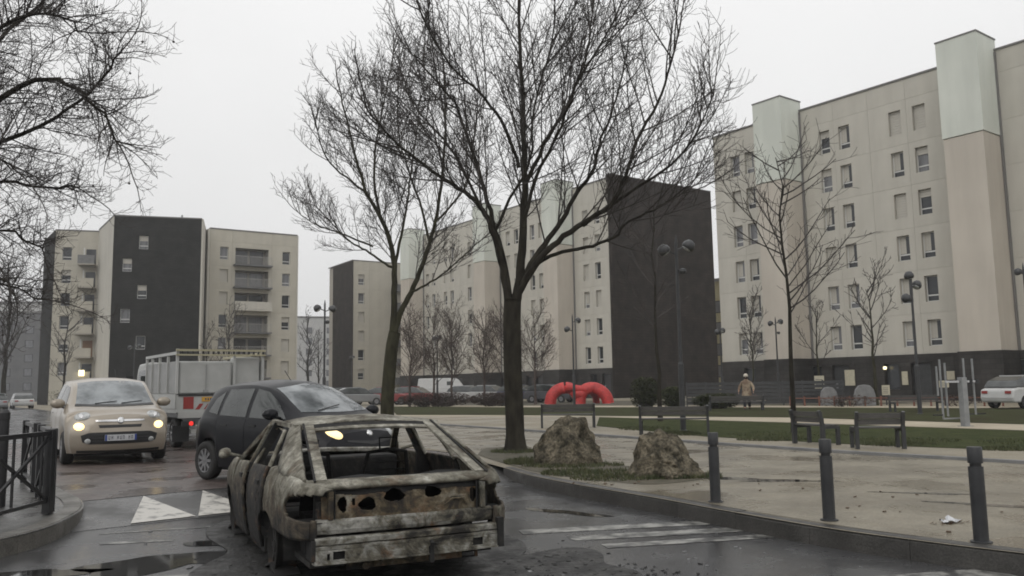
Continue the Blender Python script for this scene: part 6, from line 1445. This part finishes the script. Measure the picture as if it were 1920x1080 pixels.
b = MB(); b.grid([[Vector((rx * math.cos(t), ry * math.sin(t) + oy, z)) for t in [2 * math.pi * i / 20 for i in range(21)]] for rx, ry, oy, z in [(.25, .21, .0, .58), (.235, .19, 0, .75), (.21, .165, 0, .98), (.205, .155, -.01, 1.18), (.225, .15, -.02, 1.34), (.19, .125, -.02, 1.43), (.10, .09, -.04, 1.48), (.085, .08, -.045, 1.53)]]); b.build('coat', M['coat'], pr, smooth=True, solid=.015)
limbs('sleeve', [(-.17, -.02, 1.38), (-.325, .03, 1.15), (-.38, -.055, .97)], [.085, .07, .055], M['coat']); limbs('sleeve', [(.17, -.02, 1.38), (.335, -.06, 1.15), (.36, -.19, .99)], [.085, .07, .055], M['coat'])
b = MB(); b.lathe([(.118, 1.655), (.12, 1.70), (.10, 1.77), (.05, 1.81), (.01, 1.815)], 16, Matrix.Translation((0, -.055, 0))); b.build('hat', M['hat'], pr, smooth=True)
b = MB(); b.lathe([(.02, 1.50), (.10, 1.54), (.105, 1.62), (.095, 1.66)], 14, Matrix.Translation((0, -.035, 0))); b.build('hair', M['hair'], pr, smooth=True)
for s in (-1, 1):
    b = MB(); b.lathe([(.001, -.012), (.012, 0), (.001, .012)], 8, Matrix.Translation((s * .035, -.145, 1.64))); b.build('eye', M['hair'], pr)
    b = MB(); b.tube([(s * .10, .26 if s > 0 else -.17, .05 if s < 0 else .1), (s * .10, (.26 if s > 0 else -.20), .045 if s < 0 else .07), (s * .10, (.15 if s > 0 else -.33), .035)], [.05, .05, .035], 8); b.build('shoe', M['plastic'], pr, smooth=True)
b = MB(); b.tube([(0, -.135, 1.64), (0, -.165, 1.605), (0, -.14, 1.595)], [.008, .015, .01], 6); b.build('nose', M['skin'], pr, smooth=True)
for s, hx, hy, hz in ((-1, -.39, -.11, .85), (1, .36, -.265, .89)):
    b = MB()
    for k in range(4): b.tube([(hx + s * .0, hy + .03 - .02 * k, hz), (hx + s * .006, hy + .025 - .022 * k, hz - .045 - .008 * (k in (1, 2))), (hx - s * .008, hy + .02 - .022 * k, hz - .08 - .012 * (k in (1, 2)))], [.010, .009, .007], 6)
    b.tube([(hx, hy - .04, hz + .01), (hx - s * .01, hy - .062, hz - .03), (hx - s * .015, hy - .06, hz - .055)], [.011, .01, .008], 6); b.build('finger', M['skin'], pr, smooth=True)
bg_ = empty('bag', (12.2, 43.23, GZ + .46), R(-20), 'brown bag hanging from the hand of the walking person', 'bag')
b = MB(); b.prism([(-.16, 0), (.16, 0), (.19, .12), (.15, .26), (-.15, .26), (-.19, .12)], -.06, .06, Matrix.Rotation(R(90), 4, 'X')); b.build('pouch', M['bagm'], bg_, bevel=.02, fix=True)
b = MB(); b.tube([(-.1, 0, .255), (-.07, 0, .36), (.0, 0, .385), (.07, 0, .36), (.1, 0, .255)], .009, 6); b.build('strap', M['bagm'], bg_)

# ================================================================== HAZE
hm = bpy.data.materials.new('haze'); hm.use_nodes = True; N = hm.node_tree; N.nodes.remove(N.nodes['Principled BSDF'])
pv = N.nodes.new('ShaderNodeVolumePrincipled'); pv.inputs['Color'].default_value = (.95, .96, .97, 1); pv.inputs['Density'].default_value = HAZE_D; pv.inputs['Anisotropy'].default_value = .3
N.links.new(pv.outputs[0], N.nodes['Material Output'].inputs['Volume'])
b = MB(); b.box(-620, 620, -320, 920, -1.1, 34); tag(b.build('haze', hm, fix=True), kind='stuff')
